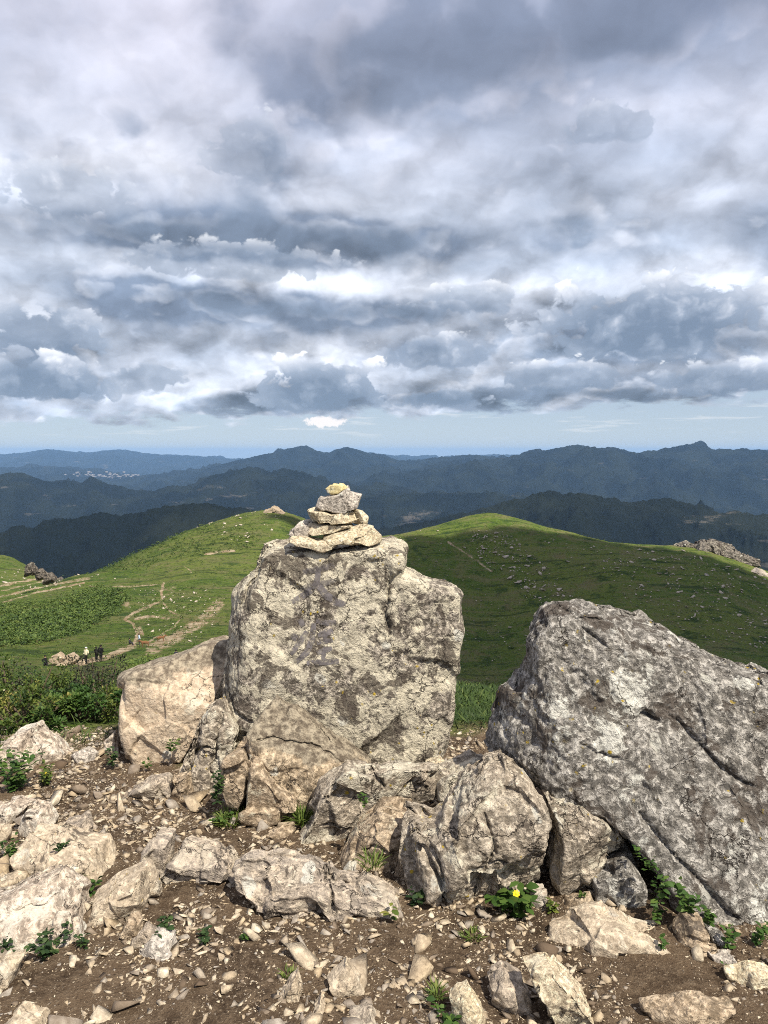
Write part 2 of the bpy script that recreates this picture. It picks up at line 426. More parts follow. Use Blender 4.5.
RSEED = [100]
def make_rock(name, outline, Y=None, mat='pale', lvl=6, df=None, db=None, planes=(), cracks=(), k=16, nf=7,
              plates=34, plate_amp=.03, rough=1., center=None, taper=.10, label=None, cat='rock', group=None, strat=None, seed=None, sc=1.):
    RSEED[0] += 1
    rg = np.random.default_rng(seed or RSEED[0])
    op = np.array(outline, float)
    bury = Y is None
    if Y is None:
        w = (op[:, 0].max() - op[:, 0].min()) / F * 2.6
        Y0 = ground_hit(.5 * (op[:, 0].min() + op[:, 0].max()), op[:, 1].max() - 3)[1]
        if df is None: df = max(.04, min(.30 * w, .6 * (op[:, 1].max() - op[:, 1].min()) / F * 2.6 + .1 * w))
        if db is None: db = df * .55
        Y = Y0 + df * .75
    W = at(op[:, 0], op[:, 1], Y)
    if center is None:
        c2 = np.array([(op[:, 0].max() + op[:, 0].min()) / 2, (op[:, 1].max() + op[:, 1].min()) / 2])
        c2 = .5 * c2 + .5 * op.mean(0)
    else: c2 = np.array(center, float)
    c = at(c2[0], c2[1], Y)
    uv = np.stack([W[:, 0] - c[0], W[:, 2] - c[2]], 1)
    if bury: uv[:, 1] = np.where(uv[:, 1] < 0, uv[:, 1] * 1.4 - .01, uv[:, 1])
    su = np.abs(uv[:, 0]).max(); sv = np.abs(uv[:, 1]).max()
    if df is None: df = .55 * min(su, sv * 1.6) + .1 * su
    if db is None: db = df
    d, Fa = ico(lvl)
    D = d * np.array([su, (df + db) / 2, sv])
    inv = []
    rad = polar_radius(uv, np.arctan2(D[:, 2], D[:, 0]))
    inv.append(np.hypot(D[:, 0], D[:, 2]) / rad)
    inv.append(np.maximum(-D[:, 1] / df, 0)); inv.append(np.maximum(D[:, 1] / db, 0))
    for (qx, qy, dep, n) in planes:            # explicit facets: a picture point, its depth before the middle, a normal
        q = at(qx, qy, Y - dep) - c
        n = np.array(n, float); n /= np.linalg.norm(n)
        h = max(q @ n, .02)
        inv.append(np.maximum(D @ n / h, 0))
    ext = np.array([su, (df + db) / 2, sv])
    for _ in range(nf):
        n = rg.normal(size=3); n[1] = -abs(n[1]) if rg.random() < .8 else n[1]; n /= np.linalg.norm(n)
        h = np.linalg.norm(ext * n) * rg.uniform(.84, 1.02)
        inv.append(np.maximum(D @ n / h, 0))
    inv = np.array(inv)
    mx = inv.max(0)
    t = 1 / (mx * ((inv / mx) ** k).sum(0) ** (1. / k))
    V = D * t[:, None]
    tpr = 1 - taper * np.clip(np.abs(V[:, 1]) / max(df, db), 0, 1) ** 2
    V[:, 0] *= tpr; V[:, 2] *= tpr
    size = min(su, sv) * 2
    plate_amp = min(plate_amp * sc, .055 * size)
    # chipped plates: each cell of a random tessellation carries its own little plane
    if plates:
        N = vnormals(V, Fa)
        S = V[rg.integers(0, len(V), plates)]
        Vw = V + .05 * size * np.stack([fbm(V, 3.5 / size, 3, seed=int(rg.integers(999)) + q) for q in range(3)], 1)
        d2 = ((Vw[:, None, :] - S[None]) ** 2).sum(-1) if len(V) * plates < 9e6 else None
        if d2 is None:
            d2 = np.empty((len(V), plates), np.float32)
            for j in range(plates): d2[:, j] = ((Vw - S[j]) ** 2).sum(1)
        d2 = np.sqrt(d2)
        i1 = d2.argmin(1); m1 = d2[np.arange(len(V)), i1]
        d2[np.arange(len(V)), i1] = 1e9
        i2 = d2.argmin(1); m2 = d2[np.arange(len(V)), i2]
        off = rg.uniform(-1, .35, plates) * plate_amp; tl = rg.normal(size=(plates, 3)) * plate_amp / size * 2.4
        f1 = off[i1] + ((V - S[i1]) * tl[i1]).sum(1); f2 = off[i2] + ((V - S[i2]) * tl[i2]).sum(1)
        w = .5 * (1 - sstep(m2 - m1, 0, .012 * size + .003))
        V = V + N * (f1 * (1 - w) + f2 * w)[:, None]
    N = vnormals(V, Fa)
    sd = int(rg.integers(9999))
    f0 = 1. / max(size, .05)
    dsp = .028 * size * fbm(V, 1.6 * f0, 3, seed=sd)
    a = rough * min(1., size / sc / .45) ** 1.3 * sc; Vn = V / sc
    dsp += a * .011 * fbm(Vn, 9, 4, .55, seed=sd + 1)
    rd = fbm(Vn, 6.5, 4, .55, seed=sd + 2, ridged=True)
    dsp -= a * .016 * np.clip(rd - .25, 0, 1)
    dsp += min(a, sc) * .0045 * fbm(Vn, 45, 3, .6, seed=sd + 3)
    if strat:                       # bedding: ledges across a given direction
        n, fr, am = np.array(strat[0], float), strat[1], strat[2]
        n /= np.linalg.norm(n)
        ph = (V @ n) * fr + 1.2 * fbm(V, 2.2, 3, seed=sd + 4)
        tri = np.abs((ph % 1) - .5) * 2
        dsp += am * (sstep(tri, .25, .6) - .5) * (.4 + .6 * sstep(fbm(V, 3, 2, seed=sd + 5), -.3, .4))
    V = V + N * dsp[:, None]
    for (pts, wdt, dep) in cracks:
        Q = at(np.array([p[0] for p in pts]), np.array([p[1] for p in pts]), Y - df * .8) - c
        wob = fbm(V, 9, 4, .6, seed=sd + 9) * .03 + fbm(V, 40, 2, seed=sd + 10) * .006
        dd = polyline_dist(V[:, 0] + wob, V[:, 2] - wob, [(q[0], q[2]) for q in Q])
        mid = np.mean([(q[0], q[2]) for q in Q], 0); hl = max(np.hypot(q[0] - mid[0], q[2] - mid[1]) for q in Q)
        ends = 1 - sstep(np.hypot(V[:, 0] - mid[0], V[:, 2] - mid[1]) / hl, .55, 1.05)
        wv = wdt * (.35 + .75 * sstep(fbm(V, 11, 2, seed=sd + 11), -.5, .5)) * (.4 + .6 * ends)
        front = sstep(-N[:, 1] + .35 * N[:, 2], .05, .3)
        V[:, 1] += front * dep * (.25 + .75 * ends) * np.exp(-np.abs(dd / wv) ** 1.5)
    me = mesh_np(name, V, Fa)
    o = link(name, me, M[mat], loc=c)
    tag(o, label, cat, group)
    return o

# standing slab --------------------------------------------------
slab = make_rock('standing_stone',
    [(272,536),(300,538),(340,541),(381,537),(395,540),(404,548),(403,559),(401,568),(412,572),(431,580),(450,584),(461,592),(461,619),
     (458,659),(455,700),(450,737),(440,766),(425,830),(300,840),(225,810),(222,740),(225,675),(228,644),(230,628),(234,609),(234,592),(245,578),(256,566),(262,544)],
    Y=3.85, mat='slab', lvl=8, df=.24, db=.14, center=(345, 675), nf=0, k=32,
    planes=[(330, 560, .215, (.05, -1, .22)), (340, 640, .235, (.03, -1, .10)), (236, 610, .14, (-.85, -.55, .1)), (430, 640, .20, (.22, -1, .06)), (345, 538, 0., (.0, -.12, 1))],
    plates=60, plate_amp=.016, rough=.9, taper=.04,
    cracks=[([(401,568),(389,590),(386,612),(391,640)], .014, .035), ([(391,640),(396,670),(392,700)], .01, .012),
            ([(262,566),(247,590),(240,606)], .012, .03), ([(225,690),(238,712),(258,720)], .012, .03),
            ([(395,702),(372,706),(360,716)], .006, .014), ([(385,655),(420,650),(440,640)], .006, .01), ([(330,735),(360,738)], .006, .012)],
    label='tall upright lichen-covered slab with faded painted characters, carrying the cairn', cat='standing stone')

boulder = make_rock('boulder',
    [(546,612),(580,604),(606,592),(620,590),(634,597),(652,612),(675,629),(710,648),(741,660),(768,668),(815,695),(860,760),(870,900),(820,965),
     (768,939),(741,930),(700,905),(660,890),(640,865),(624,834),(605,810),(573,788),(538,786),(515,771),(478,757),(484,734),(503,692),(526,672),(534,642)],
    Y=2.95, mat='boulder', lvl=8, df=.46, db=.16, center=(680, 770), nf=0, k=26,
    planes=[(690, 900, .42, (-.02, -1, .42)), (640, 690, .20, (-.04, -1, .52)), (515, 720, .04, (-.9, -.6, .15)), (700, 640, .0, (.25, -.4, 1)), (580, 770, .25, (-.35, -1, .15))],
    plates=110, plate_amp=.022, rough=1.55, taper=.10, strat=((.75, .2, .62), 15, .006),
    cracks=[([(607,650),(632,668)], .012, .03), ([(660,735),(680,742)], .02, .05), ([(700,740),(745,790),(768,800)], .012, .03), ([(640,815),(668,850),(700,880),(722,905),(742,915)], .012, .04),
            ([(524,690),(515,730),(520,765)], .02, .06), ([(545,640),(550,690),(530,740)], .014, .03), ([(590,760),(610,772),(640,775)], .008, .02), ([(566,615),(600,640),(640,640)], .008, .02)],
    label='huge grey boulder with white lichen blotches, cut off by the right edge', cat='boulder')

make_rock('rock', [(116,680),(139,669),(178,658),(201,646),(225,643),(232,666),(224,702),(205,730),(190,752),(152,762),(123,772),(118,744),(117,713)],
    Y=4.02, mat='crusted', lvl=7, df=.20, db=.35, nf=2, k=24,
    planes=[(150, 720, .19, (-.12, -1, .16)), (190, 668, .06, (.1, -.75, .7)), (118, 720, .05, (-1, -.4, .1))], plates=20, plate_amp=.014, rough=.55,
    cracks=[([(126,728),(135,720),(140,708)], .006, .014)],
    label='smooth pinkish block with dark lichened top, leaning beside the standing slab', cat='rock')
make_rock('rock', [(116,728),(106,742),(100,757),(108,772),(119,772),(121,750)], Y=4.0, mat='pale', lvl=5, label='small pale sliver propped against the left end of the pinkish block', cat='rock')
make_rock('rock', [(228,694),(214,700),(198,722),(185,762),(163,802),(186,812),(212,812),(232,796),(236,750),(246,712)],
    Y=3.62, mat='cluster', lvl=7, df=.14, db=.25, nf=2, planes=[(205, 770, .12, (-.1, -1, .22)), (178, 785, .06, (-.7, -.8, .25))], plates=26, plate_amp=.016,
    strat=((1, 0, .3), 9, .006),
    cracks=[([(198,722),(192,752),(186,768),(187,812)], .012, .04), ([(190,762),(196,752),(212,750)], .012, .05), ([(222,705),(213,745),(209,808)], .010, .025)],
    label='ribbed grey rock split by upright cracks, left of the wedge rock', cat='rock')
make_rock('rock', [(272,697),(300,712),(335,738),(374,766),(360,778),(318,800),(310,808),(296,803),(285,788),(257,760),(248,748),(251,727)],
    Y=3.42, mat='wedge', lvl=7, df=.16, db=.12, nf=1, k=24, center=(300, 760),
    planes=[(290, 775, .16, (-.1, -1, .15)), (285, 735, .07, (-.05, -.72, .72)), (340, 752, .07, (.35, -.7, .65))], plates=14, plate_amp=.009,
    cracks=[([(252,745),(275,742),(310,748),(345,768)], .007, .02), ([(272,698),(300,725),(330,750),(368,770)], .008, .018)],
    label='tan wedge-shaped rock rising to a point at the foot of the standing slab', cat='rock')
make_rock('rock', [(258,760),(275,774),(288,790),(296,804),(290,814),(265,818),(245,808),(249,780),(254,762)], Y=3.30, mat='tan', lvl=6, df=.12, db=.2, nf=3, k=20, plates=12, plate_amp=.012,
    label='tan rounded block between two cracks, under the wedge rock', cat='rock')
make_rock('rock', [(231,752),(248,747),(255,758),(249,780),(242,805),(229,803),(224,775)], Y=3.34, mat='tan', lvl=6, df=.10, db=.2, nf=3, k=20, plates=12, plate_amp=.012,
    label='narrow dark-topped tan block left of the rounded tan block', cat='rock')

# middle cluster
make_rock('rock', [(298,836),(313,807),(320,787),(344,763),(368,770),(398,767),(435,770),(452,780),(449,796),(412,812),(372,822),(354,836),(346,852),(320,846)],
    Y=3.12, mat='cluster', lvl=7, df=.20, db=.10, nf=3, center=(365, 805), planes=[(335, 810, .14, (-.45, -1, .25)), (420, 785, .1, (.1, -.9, .5)), (378, 778, .06, (.25, -.9, -.15))], plates=30, plate_amp=.02,
    cracks=[([(375,768),(372,785),(385,800)], .012, .04), ([(415,808),(440,795),(452,782)], .01, .04), ([(318,836),(345,840)], .008, .03)],
    label='grey rock with a dark hollow in its top, left of the heart-shaped rock', cat='rock')
make_rock('rock', [(342,856),(356,824),(385,800),(414,810),(412,838),(408,856),(390,866),(351,866)], Y=2.98, mat='tan', lvl=7, df=.15, db=.10, nf=3, planes=[(380, 838, .14, (-.2, -1, .28))], plates=22, plate_amp=.022,
    cracks=[([(388,836),(412,830)], .006, .02), ([(360,850),(380,845),(400,852)], .006, .016)],
    label='brown rusty rock wedged against the left side of the heart-shaped rock', cat='rock')
make_rock('rock', [(391,864),(404,846),(424,866),(438,912),(420,912),(398,890)], Y=2.86, mat='tan', lvl=6, df=.08, db=.2, nf=3, label='small dark brown rock tucked under the heart-shaped rock on its left', cat='rock')
make_rock('rock', [(442,808),(449,795),(476,763),(503,753),(520,767),(537,787),(546,824),(541,868),(505,904),(476,924),(444,922),(428,888),(406,846),(407,814),(434,816)],
    Y=2.80, mat='cluster', lvl=8, df=.30, db=.08, nf=0, k=20, center=(478, 835),
    planes=[(470, 860, .28, (-.30, -1, .12)), (505, 840, .26, (.30, -1, .20)), (490, 780, .14, (.05, -.8, .65)), (425, 840, .20, (-.55, -1, .30)), (500, 905, .12, (.25, -.8, -.4))],
    plates=50, plate_amp=.026, rough=.95, strat=((.85, 0, .5), 9, .006),
    cracks=[([(487,822),(495,845),(485,875),(478,912)], .012, .03), ([(408,842),(430,866),(445,892),(446,916)], .016, .06), ([(425,842),(441,868),(446,885)], .012, .04), ([(442,812),(462,800),(470,782)], .012, .04),
            ([(476,872),(500,862),(508,868)], .008, .02), ([(455,800),(452,820)], .008, .02)],
    label='big heart-shaped rock with yellow lichen dots in the middle foreground', cat='rock')
make_rock('rock', [(430,776),(452,768),(478,757),(490,764),(474,786),(452,806),(438,798)], Y=3.2, mat='cluster', lvl=6, df=.1, db=.15, label='pale angular rock behind the top of the heart-shaped rock', cat='rock')
make_rock('rock', [(424,762),(440,757),(447,764),(444,772),(428,774)], Y=3.42, mat='cream', lvl=5, df=.04, label='small cream stone at the lower right corner of the standing slab', cat='stone')

# right side
make_rock('rock', [(540,785),(573,787),(601,807),(624,834),(618,850),(590,864),(567,895),(541,875),(547,822)], Y=2.80, mat='cluster', lvl=7, df=.2, db=.08, nf=3, planes=[(575, 825, .18, (-.12, -1, .3))], plates=26, plate_amp=.022,
    label='rounded grey rock with yellow lichen on its shoulder, below the huge boulder', cat='rock')
make_rock('rock', [(588,864),(622,844),(640,862),(644,900),(622,908),(584,898)], Y=2.72, mat='boulder', lvl=6, df=.12, db=.2, nf=3, plates=14, plate_amp=.014,
    label='grey rough rock low in the gap between rounded rock and huge boulder', cat='rock')
make_rock('rock', [(546,924),(566,918),(588,911),(612,911),(633,921),(648,926),(662,930),(668,942),(655,953),(587,953),(548,944)], mat='block', lvl=7, df=.13, db=.05, nf=3, planes=[(600, 912, .04, (0, -.5, 1)), (600, 935, .13, (0, -1, .2))], plates=22, plate_amp=.02,
    label='long low cream rock bedded in soil below the dark overhang', cat='rock')
make_rock('rock', [(674,930),(685,917),(702,920),(712,944),(698,955),(678,950)], mat='tan', lvl=6, df=.09, label='rounded brown rock beneath leafy weeds at the foot of the huge boulder', cat='rock')
make_rock('rock', [(706,928),(720,931),(728,938),(724,949),(711,950)], mat='boulder', lvl=5, df=.06, label='small grey rock just right of the rounded brown rock', cat='rock')
make_rock('rock', [(708,953),(728,952),(748,962),(735,968),(714,961)], mat='greystone', lvl=5, df=.05, label='thin flat lilac-grey slab lying on soil near the right edge', cat='stone')
make_rock('rock', [(527,886),(545,887),(547,898),(538,913),(528,908)], mat='pale', lvl=5, df=.06, label='small pale rock in the gap right of the heart-shaped rock', cat='rock')
make_rock('rock', [(566,898),(590,893),(600,905),(575,912),(562,908)], mat='tan', lvl=5, df=.05, label='small brown rock squeezed above the long low cream rock', cat='rock')
make_rock('rock', [(518,960),(548,955),(570,976),(590,1000),(610,1032),(560,1034),(538,992)], mat='cream', lvl=6, df=.08, nf=4, label='yellowish half-buried slab lying along the bottom edge right of centre', cat='rock')
make_rock('rock', [(487,980),(502,968),(522,975),(530,1000),(512,1015),(490,1000)], mat='ledge', lvl=6, df=.08, label='brown angular rock just left of the yellowish half-buried slab', cat='rock')
make_rock('rock', [(449,996),(468,986),(484,1008),(488,1030),(456,1034)], mat='cream', lvl=6, df=.07, label='cream stone at the bottom edge, widest downwards', cat='stone')
make_rock('rock', [(725,972),(750,962),(775,968),(775,990),(735,990)], mat='cream', lvl=5, df=.05, label='cream stone half cut by the right edge near the bottom', cat='stone')
make_rock('rock', [(640,1004),(690,996),(735,1003),(740,1020),(650,1024)], mat='tan', lvl=5, df=.06, label='low brown stone in the bottom right corner', cat='stone')

# pink stones in the foreground middle
make_rock('stone', [(326,976),(346,959),(361,980),(374,994),(349,999)], mat='block', lvl=6, df=.06, label='pink pyramid-shaped stone at bottom centre', cat='stone')
make_rock('stone', [(274,996),(298,969),(303,998),(288,1006)], mat='block', lvl=5, df=.05, label='upright pinkish triangular stone left of the pyramid-shaped stone', cat='stone')
make_rock('stone', [(303,1015),(321,994),(336,1017)], mat='block', lvl=5, df=.05, label='small pink peaked stone below the upright triangular stone', cat='stone')
make_rock('stone', [(330,1030),(350,1012),(372,1008),(392,1030)], mat='ledge', lvl=5, df=.06, label='brownish stone cut by the bottom edge at centre', cat='stone')

# ledges across the path
make_rock('rock', [(138,860),(158,832),(174,834),(172,868),(150,878)], mat='ledge', lvl=6, df=.1, nf=4, label='small upright ledge at the left end of the row of bedded slabs', cat='rock')
make_rock('rock', [(160,858),(187,832),(213,836),(236,850),(264,878),(228,884),(172,876)], mat='ledge', lvl=7, df=.10, k=24, nf=3, planes=[(205, 845, .05, (0, -.6, 1)), (200, 865, .11, (-.1, -1, .35))], plates=22, plate_amp=.025, strat=((.2, .2, 1), 16, .012),
    label='bedded slab with a grey sloping face, second in the row of ledges', cat='rock')
make_rock('rock', [(226,862),(246,848),(280,845),(312,856),(340,868),(372,872),(398,882),(418,908),(400,918),(362,918),(330,904),(300,894),(250,886)], mat='ledge', lvl=7, df=.11, nf=2, k=26, planes=[(300, 860, .02, (.12, -.38, 1)), (300, 885, .10, (-.1, -1, .55)), (380, 895, .10, (.1, -1, .6))], plates=40, plate_amp=.028, rough=1.1, strat=((.3, .2, 1), 16, .009),
    cracks=[([(334,862),(328,880),(336,904)], .012, .05), ([(262,850),(275,866),(270,888)], .006, .02)],
    label='long low bedded slab sloping down to the right, longest in the row of ledges', cat='rock')
make_rock('stone', [(350,904),(362,901),(375,904),(372,916),(356,919)], mat='block', lvl=5, df=.05, label='small rounded pink stone in front of the long low bedded slab', cat='stone')
make_rock('stone', [(276,804),(290,800),(300,808),(302,818),(286,820)], mat='pale', lvl=5, df=.05, label='small white stone resting below the wedge rock', cat='stone')
make_rock('stone', [(264,834),(284,826),(294,832),(292,840),(270,842)], mat='tan', lvl=5, df=.05, label='pointed tan stone behind the long low bedded slab', cat='stone')
make_rock('rock', [(121,792),(152,777),(173,774),(172,794),(150,802),(129,803)], mat='ledge', lvl=6, df=.1, label='half-buried ledge striped grey and cream in front of the pinkish block', cat='rock')
make_rock('rock', [(176,782),(172,776),(190,772),(196,790),(176,802),(166,800)], mat='tan', lvl=5, df=.07, label='tan stone at the left foot of the ribbed rock', cat='rock')

# left side
make_rock('rock', [(-20,800),(0,806),(16,799),(31,805),(20,828),(0,826),(-25,826)], mat='pale', lvl=6, df=.12, nf=4, label='pale rock half cut by the left edge, topmost of the left pile', cat='rock')
make_rock('rock', [(16,830),(33,803),(48,806),(57,821),(48,836),(24,838)], mat='pale', lvl=6, df=.10, nf=4, label='pale sharp-edged rock right beside the topmost left rock', cat='rock')
make_rock('rock', [(12,846),(29,831),(60,830),(80,836),(101,848),(114,861),(128,878),(110,886),(70,884),(22,866)], mat='block', lvl=7, df=.18, nf=3, planes=[(60, 845, .04, (-.1, -.55, 1)), (70, 865, .15, (0, -1, .55))], plates=20, plate_amp=.018, rough=.7,
    cracks=[([(82,858),(92,850)], .006, .02)], label='broad pinkish rock sloping down to the right in the left pile', cat='rock')
make_rock('rock', [(48,834),(66,822),(87,817),(96,832),(92,846),(70,846)], mat='ledge', lvl=6, df=.1, nf=4, label='greyish rock peeping out behind the broad pinkish rock', cat='rock')
make_rock('rock', [(-40,905),(0,894),(26,880),(57,874),(79,896),(93,918),(93,940),(60,946),(8,950),(-45,945)], mat='pale', lvl=7, df=.2, nf=3, planes=[(30, 895, .06, (-.05, -.6, 1)), (40, 925, .17, (.05, -1, .35))], plates=22, plate_amp=.022, rough=.8,
    cracks=[([(10,900),(40,892),(56,888)], .005, .01), ([(60,905),(30,918),(0,925)], .006, .012)], label='large pale rock veined with cream at the left edge, lowest of the left pile', cat='rock')
make_rock('rock', [(94,893),(112,881),(144,870),(149,895),(144,917),(124,924),(104,918)], mat='block', lvl=7, df=.12, nf=4, plates=14, plate_amp=.016, rough=.7, cracks=[([(100,902),(112,896),(122,892)], .005, .012)],
    label='cracked pink block standing right of the large pale rock', cat='rock')
make_rock('stone', [(120,930),(131,912),(142,920),(141,938),(126,942)], mat='tan', lvl=5, df=.06, label='brown stone under the cracked pink block', cat='stone')
make_rock('stone', [(128,940),(148,922),(158,926),(146,948),(133,952)], mat='ledge', lvl=5, df=.05, label='tilted flat stone leaning against the white angular stone', cat='stone')
make_rock('stone', [(138,948),(151,936),(174,935),(179,958),(148,965)], mat='greystone', lvl=6, df=.08, label='white angular stone alone in the soil on the left', cat='stone')
make_rock('stone', [(-25,880),(0,878),(26,873),(30,882),(0,892),(-25,892)], mat='block', lvl=5, df=.06, label='flat pink stone at the left edge above the large pale rock', cat='stone')
make_rock('stone', [(-15,826),(4,824),(10,834),(5,846),(-15,850)], mat='block', lvl=5, df=.07, label='orange-pink stone cut by the left edge', cat='stone')
make_rock('rock', [(-10,750),(2,746),(19,730),(37,726),(46,734),(55,739),(70,754),(62,770),(40,768),(-10,764)], mat='pale', lvl=7, df=.18, nf=5, plates=18, plate_amp=.03, label='pale jagged rock in front of the shrubs on the left', cat='rock')
make_rock('stone', [(72,754),(86,748),(98,752),(96,764),(76,766)], mat='greystone', lvl=5, df=.06, label='bluish grey stone between jagged rock and pinkish block', cat='stone')
make_rock('stone', [(56,892),(72,888),(84,894),(78,904),(60,902)], mat='tan', lvl=4, df=.03, label='brown stone between the large pale rock and the pink block', cat='stone')
make_rock('stone', [(-12,968),(8,955),(22,958),(14,980),(-10,990)], mat='block', lvl=5, df=.06, label='pink stone at the left edge near the bottom', cat='stone')
make_rock('stone', [(0,1022),(20,1008),(44,1012),(52,1030),(0,1034)], mat='block', lvl=5, df=.06, label='pinkish stone in the bottom left corner', cat='stone')

for o in list(COL.objects):
    if o.get('label', '').startswith(('long low bedded slab', 'bedded slab with a grey')): o.location.z -= .028

# cairn
Yc = 3.80
gcairn = 'stones stacked into the cairn'
make_rock('cairn_stone', [(288,536),(291,531),(305,533),(324,536),(339,540),(336,545),(326,547),(311,543),(296,541)], Y=Yc - .06, mat='cream', lvl=6, df=.10, db=.09, k=26, nf=2, plates=8, plate_amp=.008, rough=.6, label='long cream slab at the lower left bottom of the cairn', cat='stone', group=gcairn)
make_rock('cairn_stone', [(289,531),(292,527),(302,520),(312,521),(314,530),(306,536),(294,535)], Y=Yc - .0, mat='greystone', lvl=6, df=.08, db=.1, k=26, nf=2, plates=8, plate_amp=.008, rough=.6, label='grey tilted slab at the left of the cairn, on the long cream slab', cat='stone', group=gcairn)
make_rock('cairn_stone', [(327,537),(334,532),(361,522),(373,524),(381,532),(383,538),(370,543),(361,541),(343,542),(328,541)], Y=Yc - .05, mat='cream', lvl=6, df=.10, db=.1, k=26, nf=1, planes=[(345, 530, .05, (-.25, -.5, 1)), (372, 534, .07, (.75, -.8, .1))], plates=8, plate_amp=.008, rough=.6, label='thick cream slab at the lower right bottom of the cairn', cat='stone', group=gcairn)
make_rock('cairn_stone', [(306,529),(309,521),(352,520),(354,524),(334,530),(312,533)], Y=Yc, mat='cream', lvl=6, df=.09, db=.1, k=26, nf=1, plates=8, plate_amp=.006, rough=.6, label='flat cream stone in the middle of the cairn, just above the bottom slabs', cat='stone', group=gcairn)
make_rock('cairn_stone', [(308,508),(316,507),(332,511),(355,505),(362,509),(366,515),(364,520),(350,521),(309,520)], Y=Yc, mat='cream', lvl=6, df=.10, db=.1, k=26, nf=1, planes=[(350, 515, .06, (.6, -.9, .3))], plates=8, plate_amp=.006, rough=.6, label='broad cream stone under the grey block of the cairn', cat='stone', group=gcairn)
make_rock('cairn_stone', [(316,504),(321,494),(338,491),(349,485),(362,492),(356,506),(346,514),(333,512),(321,508)], Y=Yc, mat='greystone', lvl=6, df=.08, db=.08, k=26, nf=1, planes=[(354, 500, .04, (.8, -.7, .15))], plates=8, plate_amp=.008, rough=.6, label='grey slanted block near the top of the cairn', cat='stone', group=gcairn)
make_rock('cairn_stone', [(325,486),(330,482),(344,481),(349,485),(339,492),(327,491)], Y=Yc, mat='yellowstone', lvl=5, df=.04, db=.04, k=20, nf=2, plates=6, plate_amp=.004, rough=.5, label='small yellow stone crowning the cairn', cat='stone', group=gcairn)

def settle_cairn():
    bpy.context.view_layer.update()
    st = [o for o in COL.objects if o.name.startswith('cairn_stone')]
    g_all = []
    for o in st[:1] + st[2:3]:
        V = np.empty(len(o.data.vertices) * 3, np.float32); o.data.vertices.foreach_get('co', V); V = V.reshape(-1, 3) + np.array(o.location)
        gaps = []
        for p in V[::40]:
            hit, q, _, _ = slab.ray_cast(slab.matrix_world.inverted() @ mathutils.Vector((p[0], p[1], 3)), (0, 0, -1))
            if hit: gaps.append(p[2] - (slab.matrix_world @ q).z)
        g_all.append(float(np.percentile(gaps, 3)))
    print('cairn gaps', g_all)
    for o in st: o.location.z -= max(min(g_all), -.02)
    d = max(g_all) - min(g_all)
    if d < .05: st[0 if g_all[0] > g_all[1] else 2].location.z -= d
import mathutils
settle_cairn()

# faded painted characters on the slab (part of it): each stroke laid onto the stone
def paint_mat():
    m, g, out = new_mat('faded_paint')
    co = g.n('ShaderNodeTexCoord').outputs['Object']
    n1 = g.noise(co, 75, 6, .75); n2 = g.noise(co, 22, 5, .65)
    wear = g.ss(g.m('ADD', g.m('MULTIPLY', n1, .55), g.m('MULTIPLY', n2, .45)), .60, .46)
    fade = g.n('ShaderNodeAttribute', attribute_name='fade').outputs['Fac']
    col = g.mix(n1, (.10, .09, .095), (.19, .17, .17))
    b = g.n('ShaderNodeBsdfPrincipled', i={'Base Color': col, 'Roughness': .9})
    t = g.n('ShaderNodeBsdfTransparent')
    mx = g.n('ShaderNodeMixShader', i={0: g.m('MULTIPLY', g.m('SUBTRACT', 1.12, fade), wear, clamp=True)})
    g.nt.links.new(t.outputs[0], mx.inputs[1]); g.nt.links.new(b.outputs[0], mx.inputs[2])
    g.nt.links.new(mx.outputs[0], out.inputs[0])
    return m

